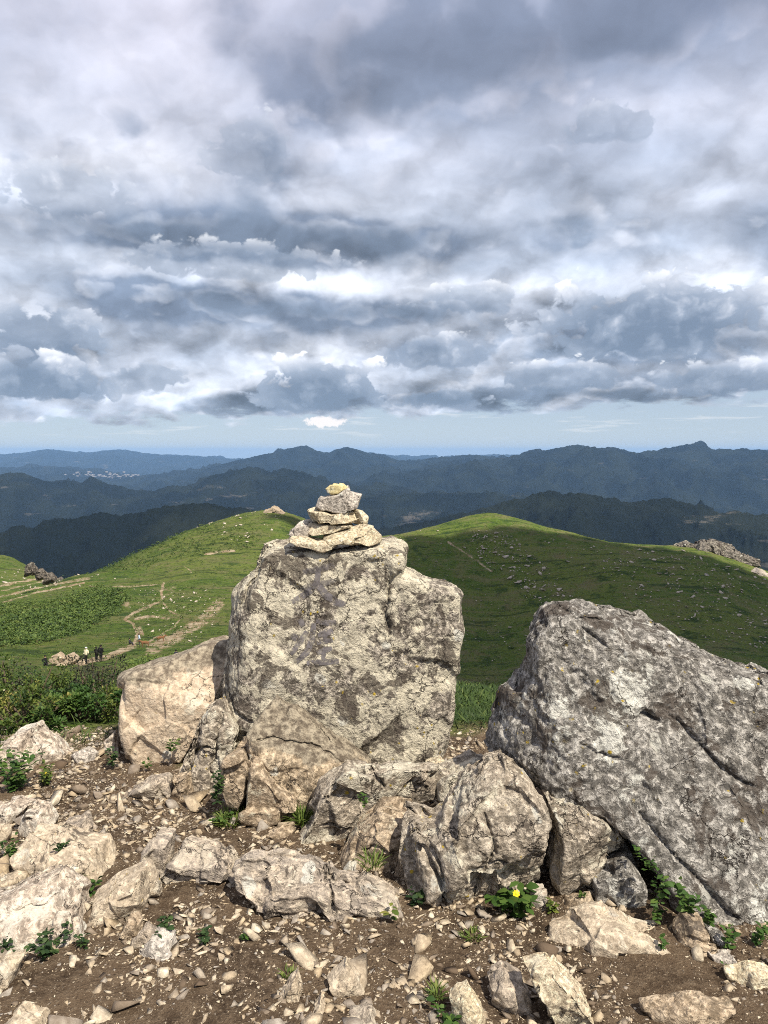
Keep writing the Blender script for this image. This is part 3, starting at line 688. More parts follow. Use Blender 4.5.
def inscription():
    # strokes in picture coordinates: (points, half width, fade)
    st = [([(303,572),(318,569),(334,565)], 3.2, .55), ([(300,589),(318,585),(336,580)], 3.0, .6),
          ([(319,566),(317,582),(309,592),(292,602)], 3.2, .35), ([(319,586),(326,595),(336,602),(346,605)], 4.0, .25),
          ([(299,619),(304,626)], 3.0, .35), ([(292,634),(297,640)], 3.0, .3), ([(291,654),(300,642),(307,631)], 2.8, .3),
          ([(316,621),(326,623),(336,622)], 2.6, .25), ([(314,623),(312,640),(307,652),(296,662)], 3.0, .25),
          ([(318,635),(326,633),(333,631)], 3.0, .2), ([(326,629),(325,641)], 2.2, .35), ([(317,643),(326,641),(333,640)], 2.4, .3),
          ([(317,653),(325,650),(332,648)], 2.8, .2), ([(325,646),(323,659)], 2.4, .3), ([(307,663),(322,662),(339,661)], 3.0, .15)]
    dg = bpy.context.evaluated_depsgraph_get()
    inv = slab.matrix_world.inverted()
    V, Fa, fd = [], [], []
    import mathutils
    for pts, hw, fade in st:
        pts = np.array(pts, float)
        L = np.concatenate([[0], np.cumsum(np.hypot(*np.diff(pts, axis=0).T))])
        n = max(6, int(L[-1] / .7)); s = np.linspace(0, L[-1], n)
        cx = np.interp(s, L, pts[:, 0]); cy = np.interp(s, L, pts[:, 1])
        tx = np.gradient(cx); ty = np.gradient(cy); l = np.hypot(tx, ty); nx, ny = -ty / l, tx / l
        prof = hw * (.55 + .45 * np.sin(np.linspace(.35, 2.7, n)))
        K = 9; row0 = len(V); ok = True
        for i in range(n):
            for q in range(K):
                f = (q / (K - 1) * 2 - 1) * prof[i]
                px, py = cx[i] + nx[i] * f, cy[i] + ny[i] * f
                o = mathutils.Vector((0, 0, EYE)); d = mathutils.Vector([float(k) for k in ray(px, py)]).normalized()
                lo = inv @ o; ld = (inv.to_3x3() @ d).normalized()
                hit, p, nn, _ = slab.ray_cast(lo, ld)
                if not hit: p, nn = lo + ld * 3.6, mathutils.Vector((0, -1, 0))
                V.append((p + nn * .0025)[:]); fd.append(fade)
        for i in range(n - 1):
            for q in range(K - 1):
                a = row0 + i * K + q
                Fa.append((a, a + 1, a + K + 1, a + K))
    me = mesh_np('painted_characters', np.array(V), Fa)
    fattr(me, 'fade', fd)
    link('painted_characters', me, paint_mat(), slab)
bpy.context.view_layer.update()
slab.matrix_world = slab.matrix_basis
inscription()

# ------------------------------------------------------------------ ground and hills
PATHS = [  # picture polylines, half width px, strength
    ([(80,664),(92,660),(106,657),(118,652),(134,646)], 4.5, 1), ([(134,646),(137,633),(133,624),(125,619),(134,613),(150,606)], 2.4, 1), ([(136,640),(141,634),(139,628)], 4.5, .8),
    ([(150,606),(162,601),(161,594),(164,583)], 2.0, .9), ([(162,601),(169,611),(181,616),(175,626),(156,638),(147,643)], 1.6, .8), ([(135,619),(150,616),(168,618)], 2.0, .8),
    ([(219,604),(200,622),(175,638),(150,650)], 10, .72), ([(0,619),(19,616),(53,608)], 2.2, .95), ([(0,586),(40,578),(95,566)], 2.0, .8), ([(0,591),(45,581),(100,570)], 1.2, .7),
    ([(0,597),(50,585),(90,578)], 1.6, .8), ([(90,586),(125,587),(165,584)], 1.6, .7), ([(118,592),(125,600),(128,606)], 6, .55), ([(160,600),(175,588),(150,590)], 4, .4),
    ([(0,603),(40,592),(85,583)], 1.4, .75), ([(205,554),(220,552),(234,551)], 2.0, .9), ([(448,541),(470,556),(492,572)], 1.8, .7), ([(405,534),(440,523),(470,516)], 1.8, .35),
    ([(184,566),(192,572)], 1.2, .6), ([(262,566),(235,588),(215,606)], 3.0, .3), ([(450,640),(500,668),(540,690)], 1.0, .3), ([(440,590),(520,640),(560,660)], 1.2, .25), ([(600,560),(650,585)], 1.0, .3),
]

def build_terrain():
    az_f = np.radians(np.arange(-32, 32.01, .09))
    az_l = np.radians(np.linspace(-180, -32, 66)[:-1]); az_r = np.radians(np.linspace(32, 180, 66)[1:])
    az = np.concatenate([az_l, az_f, az_r])
    rs = [.35]
    while rs[-1] < 3500:
        r = rs[-1]
        rs.append(r * (1.05 if r < 1.2 else 1.0055 if r < 5 else 1.014 if r < 60 else 1.0045 if r < 500 else 1.03))
    rs = np.array(rs)
    A, Rr = np.meshgrid(az, rs)          # rows = r
    x = (Rr * np.sin(A)).ravel(); y = (Rr * np.cos(A)).ravel()
    z = np.concatenate([height(x[i:i + 200000], y[i:i + 200000]) for i in range(0, len(x), 200000)])
    V = P3(x, y, z)
    na, nr = len(az), len(rs)
    idx = np.arange(na * nr).reshape(nr, na)
    Fa = np.stack([idx[:-1, :-1], idx[:-1, 1:], idx[1:, 1:], idx[1:, :-1]], -1).reshape(-1, 4)[:, ::-1]
    px, py = pix(V)
    r = Rr.ravel()
    dirt = np.zeros(len(V))
    k = (r > 50) & (r < 520) & (y > 0) & (px > -40) & (px < 820)
    ppx = px[k] + 2.5 * fbm(V[k], 1/9., 3, seed=31); ppy = py[k] + 1.5 * fbm(V[k], 1/9., 3, seed=32)
    dd = np.zeros(k.sum())
    for pts, w, s in PATHS:
        d = polyline_dist(ppx, ppy, pts)
        dd = np.maximum(dd, s * (1 - sstep(d, w * .25, w * .95)))
    nz = fbm(V[k], 1/4., 4, .6, seed=33)
    dd *= .55 + .6 * sstep(nz, -.4, .35)
    dirt[k] = np.clip(dd, 0, 1)
    # grass takes over from trampled soil
    n2 = np.zeros(len(V)); k2 = r < 30
    n2[k2] = fbm(V[k2], 2.2, 4, seed=34)
    edge = 4.3 + .5 * n2
    gr = sstep(r, edge, edge + .5)
    gr = np.maximum(gr, (sstep(n2, .38, .6) * .5) * (r < 6))
    gr = np.where((y < .8), gr * .6, gr)
    reg = np.where(r[Fa].mean(1) < 50, 0, np.where(px[Fa].mean(1) < 375, 1, 2))
    back = y[Fa].mean(1) < 0
    reg[back] = 0
    mats = ground_mats()
    objs = []
    for q, nm in ((0, 'ground'), (1, 'hill'), (2, 'hill')):
        f = Fa[reg == q]; u, invx = np.unique(f, return_inverse=True)
        me = mesh_np(nm, V[u], invx.reshape(-1, 4))
        fattr(me, 'dirt', dirt[u]); fattr(me, 'grass', gr[u])
        o = link(nm, me, mats); tag(o, kind='structure'); objs.append(o)
    return V, px, py, r, dirt, gr

def ground_mats():
    m, g, out = new_mat('mountain_ground')
    P = g.n('ShaderNodeNewGeometry').outputs['Position']
    dirt = g.n('ShaderNodeAttribute', attribute_name='dirt').outputs['Fac']
    gra = g.n('ShaderNodeAttribute', attribute_name='grass').outputs['Fac']
    # soil
    s1 = g.noise(P, 3, 6, .6); s2 = g.noise(P, 24, 7, .7); s3 = g.noise(P, 120, 5, .7)
    soil = g.mix(g.ss(s1, .38, .62), (.070, .047, .030), (.150, .104, .066))
    soil = g.mix(g.ss(s2, .42, .66), soil, (.18, .13, .085))
    soil = g.mix(g.ss(s3, .55, .68), soil, (.30, .235, .165))
    soil = g.mix(g.ss(s3, .44, .32, 0, .7), soil, (.035, .024, .017))
    # grass, in patches of several kinds
    a1 = g.noise(P, .022, 4, .6); a2 = g.noise(P, .11, 6, .68); a3 = g.noise(P, .8, 6, .72); a4 = g.noise(P, 7, 4, .7)
    gcol = g.mix(g.ss(a1, .4, .6), (.088, .136, .022), (.132, .166, .034))
    gcol = g.mix(g.ss(a2, .50, .62), gcol, (.140, .150, .050))
    gcol = g.mix(g.ss(a2, .47, .36, 0, .9), gcol, (.036, .068, .016))
    gcol = g.mix(g.ss(a3, .52, .66, 0, .9), gcol, (.024, .042, .012))
    gcol = g.mix(g.ss(a3, .45, .33, 0, .7), gcol, (.165, .165, .065))
    gcol = g.mix(g.ss(a4, .5, .7, 0, .5), gcol, (.03, .055, .013))
    mp = g.n('ShaderNodeMapping', i={'Vector': P, 'Rotation': (0, 0, R(-38)), 'Scale': (.030, .22, .05)})
    st = g.noise(mp.outputs[0], 1., 6, .66)
    gcol = g.mix(g.ss(st, .53, .64, 0, .75), gcol, (.155, .150, .062))
    gcol = g.mix(g.ss(st, .45, .36, 0, .75), gcol, (.026, .046, .014))
    dry = g.ss(g.noise(P, .045, 6, .7), .56, .66)
    gcol = g.mix(g.m('MULTIPLY', dry, .7), gcol, (.17, .145, .070))
    # stony bare places
    dn = g.noise(P, .5, 6, .7)
    dcol = g.mix(g.ss(dn, .40, .62), (.28, .20, .115), (.48, .39, .265))
    dmask = g.ss(g.m('ADD', dirt, g.m('MULTIPLY', g.m('SUBTRACT', g.noise(P, .8, 6, .75), .5), 1.5)), .34, .66)
    spk = g.ss(g.noise(P, .55, 3, .6), .655, .70)
    gcol = g.mix(g.m('MULTIPLY', spk, .35), gcol, (.30, .26, .19))
    col = g.mix(dmask, gcol, dcol)
    col = g.mix(gra, soil, col)
    hs = g.m('ADD', g.m('MULTIPLY', s2, .6), g.m('MULTIPLY', s3, .35))
    hg = g.m('ADD', g.m('MULTIPLY', a3, 1.), g.m('MULTIPLY', a4, .4))
    bs = g.n('ShaderNodeBump', i={'Height': hs, 'Strength': 1., 'Distance': .05})
    bg = g.n('ShaderNodeBump', i={'Height': hg, 'Strength': 1., 'Distance': .9})
    b = g.n('ShaderNodeBsdfPrincipled', i={'Roughness': .95, 'Specular IOR Level': .1, 'Base Color': col})
    mn = g.n('ShaderNodeMix', data_type='VECTOR'); g.put(mn.inputs[0], gra); g.put(mn.inputs[4], bs.outputs[0]); g.put(mn.inputs[5], bg.outputs[0])
    g.put(b.inputs['Normal'], mn.outputs[1])
    g.nt.links.new(b.outputs[0], out.inputs[0])
    return [m]

TV, TPX, TPY, TR, TDIRT, TGR = build_terrain()

# ------------------------------------------------------------------ loose stones
def chip_shape(n, rg, flat):
    """an angular shard: the hull of a few points on a flattened, skewed ellipsoid"""
    P = rg.normal(size=(n, 3)); P /= np.linalg.norm(P, axis=1)[:, None]; P = np.sign(P) * np.abs(P) ** .62
    P *= np.array([1, rg.uniform(.5, .95), rg.uniform(.14, .36) * flat]) * rg.uniform(.7, 1.1, (n, 1))
    P[:, 2] += .25 * rg.normal() * P[:, 0]
    bm = bmesh.new()
    for p in P: bm.verts.new(p)
    r = bmesh.ops.convex_hull(bm, input=bm.verts)
    bmesh.ops.delete(bm, geom=list(set(r['geom_interior'] + r['geom_unused'])), context='VERTS')
    bmesh.ops.triangulate(bm, faces=bm.faces)
    bmesh.ops.recalc_face_normals(bm, faces=bm.faces)
    bm.verts.index_update()
    V = np.array([v.co[:] for v in bm.verts]); Fa = np.array([[v.index for v in f.verts] for f in bm.faces]); bm.free()
    return V, Fa

def rot_z(a):
    c, s_ = np.cos(a), np.sin(a)
    return np.array([[c, -s_, 0], [s_, c, 0], [0, 0, 1.]])

def rand_rot(rg, tilt):
    a, b = rg.normal(size=2) * tilt
    Rx = np.array([[1, 0, 0], [0, np.cos(a), -np.sin(a)], [0, np.sin(a), np.cos(a)]])
    Ry = np.array([[np.cos(b), 0, np.sin(b)], [0, 1, 0], [-np.sin(b), 0, np.cos(b)]])
    return rot_z(rg.uniform(0, 6.28)) @ Rx @ Ry

def soil_spots(n, rg, lo=1.75, hi=4.4):
    out = np.zeros((0, 2))
    while len(out) < n:
        y = np.sqrt(rg.uniform(lo ** 2, hi ** 2, n * 3)); x = rg.uniform(-1, 1, n * 3) * (.52 * y + .15)
        k = fbm(P3(x, y), 1.7, 4, .6, seed=41) + .35 * fbm(P3(x, y), 7, 2, seed=42)
        keep = rg.uniform(-.5, .3, len(x)) < k * 1.6
        out = np.concatenate([out, np.stack([x, y], 1)[keep]])
    return out[:n]

def gravel():
    rg = np.random.default_rng(77)
    shapes = [chip_shape(int(rg.integers(6, 10)), rg, 1.) for _ in range(24)]
    n = 46000
    xy = soil_spots(n, rg)
    n2 = 16000
    yy = np.sqrt(rg.uniform(1.75 ** 2, 4.4 ** 2, n2)); xy = np.concatenate([xy, np.stack([rg.uniform(-1, 1, n2) * (.52 * yy + .15), yy], 1)])
    z = height(xy[:, 0], xy[:, 1])
    size = .0034 * (1 - rg.random(n)) ** -.66
    size = np.clip(size, .0034, .028)
    size = np.concatenate([size, rg.uniform(.002, .0048, n2)]); n += n2
    Vs, Fs, T = [], [], []
    base = 0
    for i in range(n):
        V, Fa = shapes[rg.integers(24)]
        W = (V * size[i]) @ rand_rot(rg, .28).T + np.array([xy[i, 0], xy[i, 1], z[i] + size[i] * rg.uniform(-.15, .15)])
        Vs.append(W); Fs.append(Fa + base); T.append(np.full(len(V), rg.random())); base += len(V)
    me = mesh_np('gravel', np.concatenate(Vs), np.concatenate(Fs), smooth=False)
    fattr(me, 'tint', np.concatenate(T))
    tag(link('gravel', me, M['chip']), kind='stuff')

def loose_stones():
    rg = np.random.default_rng(5)
    protos = []
    for q in range(14):
        V, Fa = chip_shape(int(rg.integers(8, 13)), rg, 1.5)
        me = mesh_np('loose_stone', V, Fa, smooth=False); me.materials.append(M['chip']); protos.append(me)
    first = None
    for i, (x, y) in enumerate(soil_spots(285, rg, 1.8, 4.3)):
        s_ = float(np.clip(.024 * (1 - rg.random()) ** -.45, .024, .075))
        if first is None:
            o = first = link('loose_stone', protos[0])
        else:
            o = first.copy(); o.data = protos[rg.integers(14)]; COL.objects.link(o)
        o.location = (x, y, h1(x, y) + s_ * .15); o.scale = (s_, s_, s_)
        o.rotation_euler = (rg.normal() * .3, rg.normal() * .3, rg.uniform(0, 6.28))
        tag(o, 'small angular stone lying loose among many others on the brown trampled soil', 'stone', 'loose stones on the trampled soil')
gravel(); loose_stones()

# ------------------------------------------------------------------ plants
def leaf_mat(name, stops, trans=.3):
    m, g, out = new_mat(name)
    t = g.n('ShaderNodeAttribute', attribute_name='tint').outputs['Fac']
    c = g.ramp(t, stops)
    b = g.n('ShaderNodeBsdfPrincipled', i={'Base Color': c, 'Roughness': .6, 'Specular IOR Level': .25})
    tl = g.n('ShaderNodeBsdfTranslucent', i={'Color': c})
    mx = g.n('ShaderNodeMixShader', i={0: trans})
    g.nt.links.new(b.outputs[0], mx.inputs[1]); g.nt.links.new(tl.outputs[0], mx.inputs[2]); g.nt.links.new(mx.outputs[0], out.inputs[0])
    return m
LM = {
    'green': leaf_mat('weed_leaf', [(0, (.026, .060, .013)), (.6, (.058, .115, .022)), (1, (.11, .165, .035))]),
    'dark': leaf_mat('dark_leaf', [(0, (.018, .040, .014)), (.6, (.035, .068, .020)), (1, (.07, .11, .03))]),
    'bright': leaf_mat('herb_leaf', [(0, (.030, .060, .012)), (.5, (.085, .125, .022)), (.9, (.17, .19, .04)), (1, (.25, .23, .06))]),
    'heath': leaf_mat('heath_leaf', [(0, (.022, .022, .015)), (.45, (.042, .046, .026)), (.8, (.065, .080, .030)), (1, (.11, .075, .060))]),
    'straw': leaf_mat('grass_blade', [(0, (.05, .085, .015)), (.6, (.11, .16, .03)), (1, (.20, .22, .06))]),
    'turf': leaf_mat('turf_blade', [(0, (.022, .042, .010)), (.5, (.055, .092, .018)), (1, (.15, .175, .05))], .2),
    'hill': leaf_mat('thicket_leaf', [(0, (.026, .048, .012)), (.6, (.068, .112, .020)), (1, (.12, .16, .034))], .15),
}
def flat_mat(name, c, rough=.8):
    m, g, out = new_mat(name); co = g.n('ShaderNodeTexCoord').outputs['Object']
    n = g.noise(co, 30, 4, .6)
    finish(g, out, g.mix(n, tuple(k * .75 for k in c), tuple(min(1, k * 1.2) for k in c)), rough, n, .3, .01)
    return m
STEM = flat_mat('woody_stem', (.10, .075, .05)); YEL = flat_mat('yellow_petal', (.75, .55, .02)); CRM = flat_mat('cream_petal', (.66, .62, .42))

def leaves_mesh(name, P, Dr, L, W, tint, rg, droop=.25):
    """pointed leaves of six corners each: positions, directions, lengths, widths"""
    n = len(P)
    Dr = Dr / (np.linalg.norm(Dr, axis=1)[:, None] + 1e-9)
    up = np.tile([0, 0, 1.], (n, 1)) + rg.normal(size=(n, 3)) * .35
    S = np.cross(Dr, up); S /= (np.linalg.norm(S, axis=1)[:, None] + 1e-9)
    Nn = np.cross(S, Dr)
    L = L[:, None]; W = W[:, None]
    a = P; m1 = P + Dr * L * .4 + Nn * L * .06; m2 = P + Dr * L * .75 - Nn * L * droop * .25; tip = P + Dr * L - Nn * L * droop * .7
    V = np.stack([a, m1 - S * W * .5, m1 + S * W * .5, m2 - S * W * .4, m2 + S * W * .4, tip], 1).reshape(-1, 3)
    b = (np.arange(n) * 6)[:, None]
    Fa = np.concatenate([b + [0, 2, 1], b + [1, 2, 4], b + [1, 4, 3], b + [3, 4, 5]])
    me = mesh_np(name, V, Fa, smooth=False)
    fattr(me, 'tint', np.repeat(tint, 6))
    return me

def leafy(P0, h, w, n, leaf, rg, wid=.55):
    """a leafy weed: several stems, leaves up each of them"""
    ns = max(3, n // 12); P, Dv = [], []
    for _ in range(ns):
        a = rg.uniform(0, 6.28); lean = rg.uniform(.1, 1) * w * .5
        for q in range(n // ns):
            f = (q + 1) / (n // ns)
            c = np.array([math.cos(a) * lean * f, math.sin(a) * lean * f, h * f * rg.uniform(.8, 1.0)])
            b = rg.uniform(0, 6.28)
            P.append(c); Dv.append([math.cos(b) + math.cos(a) * .4, math.sin(b) + math.sin(a) * .4, rg.uniform(-.1, .7)])
    P = np.array(P); Dv = np.array(Dv)
    L = leaf * rg.uniform(.6, 1.2, len(P))
    return P, Dv, L, L * wid * rg.uniform(.8, 1.2, len(P))

def tuft(h, w, n, rg):
    a = rg.uniform(0, 6.28, n); r = w * .25 * np.sqrt(rg.random(n))
    P = np.stack([np.cos(a) * r, np.sin(a) * r, np.zeros(n)], 1)
    Dv = np.stack([np.cos(a) * rg.uniform(.1, 1., n), np.sin(a) * rg.uniform(.1, 1., n), np.ones(n)], 1)
    L = h * rg.uniform(.5, 1.15, n)
    return P, Dv, L, np.full(n, .0045) * rg.uniform(.7, 1.3, n)

def foreground_plant(name, px, py, h, w, n, leaf, mat, label, kind='leafy', lift=0., flowers=None, Y=None, cat='plant'):
    rg = np.random.default_rng(int(px * 7 + py))
    p = ground_hit(px, py) if Y is None else at(px, py, Y)
    p = np.array(p); p[2] += lift
    P, Dv, L, W = leafy(p, h, w, n, leaf, rg) if kind == 'leafy' else tuft(h, w, n, rg)
    dr = .25 if kind == 'leafy' else .55
    o = link(name, leaves_mesh(name, P, Dv, L, W, np.clip(rg.normal(.5, .25, len(P)), 0, 1), rg, dr), LM[mat], loc=p)
    tag(o, label, cat)
    if flowers:
        for (fx, fz, fr) in flowers:
            bm = bmesh.new()
            for q in range(16):
                a = q / 16 * 6.283; rr = fr * (1 if q % 2 else .8)
                v = [bm.verts.new((0, 0, 0)), bm.verts.new((math.cos(a - .16) * rr, math.sin(a - .16) * rr, fr * .25)), bm.verts.new((math.cos(a + .16) * rr, math.sin(a + .16) * rr, fr * .25))]
                bm.faces.new(v)
            bmesh.ops.create_icosphere(bm, subdivisions=2, radius=fr * .35)
            me = bpy.data.meshes.new('flower'); bm.to_mesh(me); bm.free()
            f = link('flower', me, YEL, o); f.location = (fx, -.03, fz); f.rotation_euler = (R(50), 0, 0)
    return o

foreground_plant('dandelion', 513, 912, .085, .17, 90, .050, 'green', 'dandelion with one yellow flower under the heart-shaped rock', flowers=[(.005, .085, .013)])
foreground_plant('leafy_weed', 656, 925, .19, .07, 60, .028, 'green', 'tall leafy weed climbing the dark gap beside the huge boulder')
foreground_plant('leafy_weed', 690, 916, .10, .13, 80, .030, 'green', 'bushiest leafy weed above the rounded brown rock', Y=2.47)
foreground_plant('leafy_weed', 708, 926, .06, .07, 36, .026, 'green', 'leafy weed between the rounded brown rock and the small grey rock', Y=2.47)
foreground_plant('leafy_weed', 729, 950, .09, .06, 40, .024, 'green', 'narrow leafy weed above the thin flat slab')
foreground_plant('leafy_weed', 757, 945, .08, .07, 40, .024, 'green', 'leafy weed closest to the right edge at the foot of the huge boulder')
foreground_plant('leafy_weed', 664, 950, .05, .035, 16, .020, 'green', 'tiny leafy weed at the right end of the long low cream rock')
foreground_plant('leafy_weed', 648, 872, .05, .06, 26, .022, 'green', 'leafy weed sprouting from the crack left of the huge boulder', Y=2.52)
foreground_plant('leafy_weed', 637, 856, .03, .03, 12, .018, 'green', 'tiny sprout highest in the crack left of the huge boulder', Y=2.58)
foreground_plant('leafy_weed', 582, 899, .03, .035, 18, .018, 'green', 'tiny weed growing under the rounded grey rock', Y=2.62)
foreground_plant('leafy_weed', 552, 912, .04, .06, 30, .022, 'bright', 'yellow-green weed beside the small pale rock in the gap')
foreground_plant('leafy_weed', 730, 972, .022, .035, 10, .020, 'green', 'small round-leaved weed below the thin flat slab')
foreground_plant('leafy_weed', 48, 956, .075, .17, 110, .026, 'dark', 'dark green leafy plant hanging before the large pale rock')
foreground_plant('leafy_weed', 84, 948, .05, .07, 36, .022, 'dark', 'small dark plant at the right end of the large pale rock')
foreground_plant('leafy_weed', 6, 956, .05, .06, 30, .024, 'dark', 'dark plant at the left edge in front of the large pale rock')
foreground_plant('grass_tuft', 70, 884, .07, .13, 160, 0, 'straw', 'yellow-green grass tuft below the broad pinkish rock', kind='tuft', cat='grass')
foreground_plant('leafy_weed', 91, 893, .055, .07, 46, .028, 'green', 'leafy weed left of the cracked pink block')
foreground_plant('leafy_weed', 168, 940, .06, .11, 80, .026, 'dark', 'dark weed behind the white angular stone')
foreground_plant('leafy_weed', 205, 942, .035, .06, 30, .022, 'dark', 'small dark weed on the stony soil, right of the white angular stone')
foreground_plant('leafy_weed', 246, 940, .03, .03, 14, .022, 'green', 'little green weed alone on stony soil, left of bottom centre')
foreground_plant('leafy_weed', 303, 903, .03, .06, 14, .034, 'bright', 'bright green sprout in front of the long low bedded slab')
foreground_plant('leafy_weed', 390, 922, .055, .03, 10, .035, 'bright', 'upright sprout at the right end of the long low bedded slab')
foreground_plant('leafy_weed', 415, 910, .07, .08, 70, .026, 'dark', 'dark weed in the cleft left of the heart-shaped rock', Y=2.62)
foreground_plant('grass_tuft', 232, 824, .07, .22, 200, 0, 'straw', 'wide grass tuft in front of the tan blocks', kind='tuft', cat='grass')
foreground_plant('leafy_weed', 222, 826, .05, .14, 60, .024, 'green', 'low green weeds in front of the narrow dark-topped block')
foreground_plant('grass_tuft', 303, 826, .10, .10, 120, 0, 'straw', 'grass tuft beside the small white stone', kind='tuft', cat='grass')
foreground_plant('leafy_weed', 217, 805, .16, .06, 60, .03, 'dark', 'dark weed in the cleft right of the ribbed rock', Y=3.22)
foreground_plant('grass_tuft', 372, 868, .07, .12, 60, 0, 'straw', 'thin dry grass below the brown rusty rock', kind='tuft', cat='grass', Y=2.72)
foreground_plant('grass_tuft', 472, 938, .03, .12, 60, 0, 'straw', 'low grass on the soil below the heart-shaped rock', kind='tuft', cat='grass')
foreground_plant('grass_tuft', 288, 976, .03, .08, 40, 0, 'straw', 'low grass left of the pyramid-shaped stone', kind='tuft', cat='grass')
foreground_plant('grass_tuft', 437, 998, .05, .07, 50, 0, 'straw', 'grass tuft beside the cream stone at the bottom edge', kind='tuft', cat='grass')
foreground_plant('leafy_weed', 445, 1024, .04, .1, 40, .026, 'green', 'green weed cut by the bottom edge')
foreground_plant('leafy_weed', 12, 862, .08, .12, 70, .028, 'green', 'green weed left of the broad pinkish rock')
foreground_plant('leafy_weed', 60, 856, .05, .08, 30, .022, 'dark', 'low dark weed in front of the greyish rock', Y=2.78)
foreground_plant('leafy_weed', 15, 790, .17, .30, 200, .04, 'green', 'large green weed in front of the pale jagged rock')
foreground_plant('leafy_weed', 45, 785, .09, .22, 90, .03, 'bright', 'yellowish low weed right of the large green weed', flowers=[(.02, .07, .006)])
foreground_plant('leafy_weed', 172, 752, .06, .10, 40, .026, 'green', 'green weed under the pinkish block at its right end', Y=3.75)
foreground_plant('leafy_weed', 148, 768, .04, .06, 20, .022, 'green', 'tiny weed at the base of the pinkish block', Y=3.72)
foreground_plant('leafy_weed', 112, 766, .10, .07, 50, .03, 'dark', 'dark weed in the gap left of the pinkish block', Y=3.78)
foreground_plant('leafy_weed', 365, 806, .05, .06, 26, .02, 'green', 'small weed between hollow grey rock and brown rusty rock', Y=2.86)

def bush(name, px, D, h, w, n, leaf, mat, label, flowers=0, fl_mat=None, seed=0):
    """a shrub: an Empty with woody stems, a crown of leaves and, where the photo shows them, flowers"""
    rg = np.random.default_rng(seed + int(px * 3 + D * 100))
    x = (px - 384) / F * D; y = D; z = h1(x, y)
    leaf *= .68; n = int(n * 1.7)
    e = bpy.data.objects.new(name, None); COL.objects.link(e); e.location = (x, y, z); e.empty_display_size = .1
    tag(e, label, 'shrub' if name == 'shrub' else 'plant')
    h *= .62; nl = 15
    C = np.stack([rg.uniform(-.5, .5, nl) * w, rg.uniform(-.5, .5, nl) * w, rg.uniform(.18, 1., nl) * h], 1); C[:, 2] *= 1 - .9 * (np.hypot(C[:, 0], C[:, 1]) / w) ** 2
    rad = rg.uniform(.13, .29, nl) * min(w, h * 1.4)
    q = rg.integers(0, nl, n)
    d = rg.normal(size=(n, 3)); d /= np.linalg.norm(d, axis=1)[:, None]
    P = C[q] + d * (rad[q] * rg.uniform(.35, 1.05, n) ** .6)[:, None]
    P += .12 * w * np.stack([fbm(P, 7, 2, seed=k) for k in (1, 2, 3)], 1)
    P[:, 2] = np.maximum(P[:, 2], .01)
    Dv = d + rg.normal(size=(n, 3)) * .5 + [0, 0, .35]
    L = leaf * rg.uniform(.6, 1.3, n)
    tint = np.clip(.5 + .25 * rg.normal(size=n) + .25 * rg.normal(size=nl)[q], 0, 1)
    link('foliage', leaves_mesh('foliage', P, Dv, L, L * .5, tint, rg), LM[mat], e)
    bm = bmesh.new()
    for k in range(nl):
        a = mathutils.Vector((C[k, 0] * .15, C[k, 1] * .15, -.03)); b = mathutils.Vector(C[k])
        for (p0, p1, r0, r1) in ((a, a.lerp(b, .6), .012, .008), (a.lerp(b, .6), b + mathutils.Vector((0, 0, rad[k] * .6)), .008, .003)):
            v = (p1 - p0); rot = v.to_track_quat('Z', 'Y').to_matrix().to_4x4()
            bmesh.ops.create_cone(bm, segments=6, radius1=r0, radius2=r1, depth=v.length, cap_ends=False,
                                  matrix=mathutils.Matrix.Translation((p0 + p1) / 2) @ rot)
    me = bpy.data.meshes.new('stem'); bm.to_mesh(me); bm.free()
    link('stem', me, STEM, e)
    if flowers:
        k = rg.integers(0, n, flowers); o3 = P[k] + d[k] * .02
        nf = len(k); Dq = np.repeat(d[k], 5, 0) + rg.normal(size=(nf * 5, 3)) * .8
        link('flowers', leaves_mesh('flowers', np.repeat(o3, 5, 0), Dq, np.full(nf * 5, .011), np.full(nf * 5, .008), np.ones(nf * 5), rg), fl_mat, e)
import mathutils
bush('shrub', 4, 5.0, .56, .52, 2600, .032, 'bright', 'bright yellow-green bush with cream flower heads at the left edge', 26, CRM)
bush('shrub', 50, 5.2, .36, .50, 2600, .030, 'dark', 'dark green bush behind the pale jagged rock')
bush('shrub', 92, 5.5, .78, .50, 2000, .026, 'heath', 'dark purplish twiggy shrub, tallest of those left of the pinkish block')
bush('shrub', 66, 6.2, .34, .62, 1700, .028, 'heath', 'dull brownish shrub left of the tall twiggy shrub')
bush('shrub', 100, 4.75, .30, .50, 1700, .034, 'bright', 'low bright herb bush between the pale jagged rock and pinkish block')
bush('shrub', 74, 4.6, .24, .45, 1300, .040, 'green', 'low leafy plant right behind the pale jagged rock')
bush('shrub', 113, 5.6, .50, .36, 1500, .026, 'dark', 'dark green shrub touching the left side of the pinkish block')
bush('shrub', 6, 6.6, .52, .7, 2200, .030, 'dark', 'dark green shrub highest at the left edge')
bush('shrub', -25, 5.6, .6, .8, 2000, .030, 'heath', 'dull green bush half cut by the left edge')
bush('shrub', 45, 7.6, .20, 1.0, 2000, .034, 'heath', 'olive shrub just below the seated person')
bush('shrub', 98, 8.6, .22, 1.0, 2000, .034, 'bright', 'pale green scrub just below the two people in black')
bush('shrub', 20, 4.5, .26, .40, 1300, .034, 'bright', 'low yellow-green herbs behind the left end of the pale jagged rock')
bush('shrub', 150, 9.5, .40, 1.1, 2000, .036, 'bright', 'light green scrub behind the top of the pinkish block')
bush('shrub', -16, 8.0, .50, .8, 2000, .034, 'green', 'green scrub behind the shrubs at the left edge')

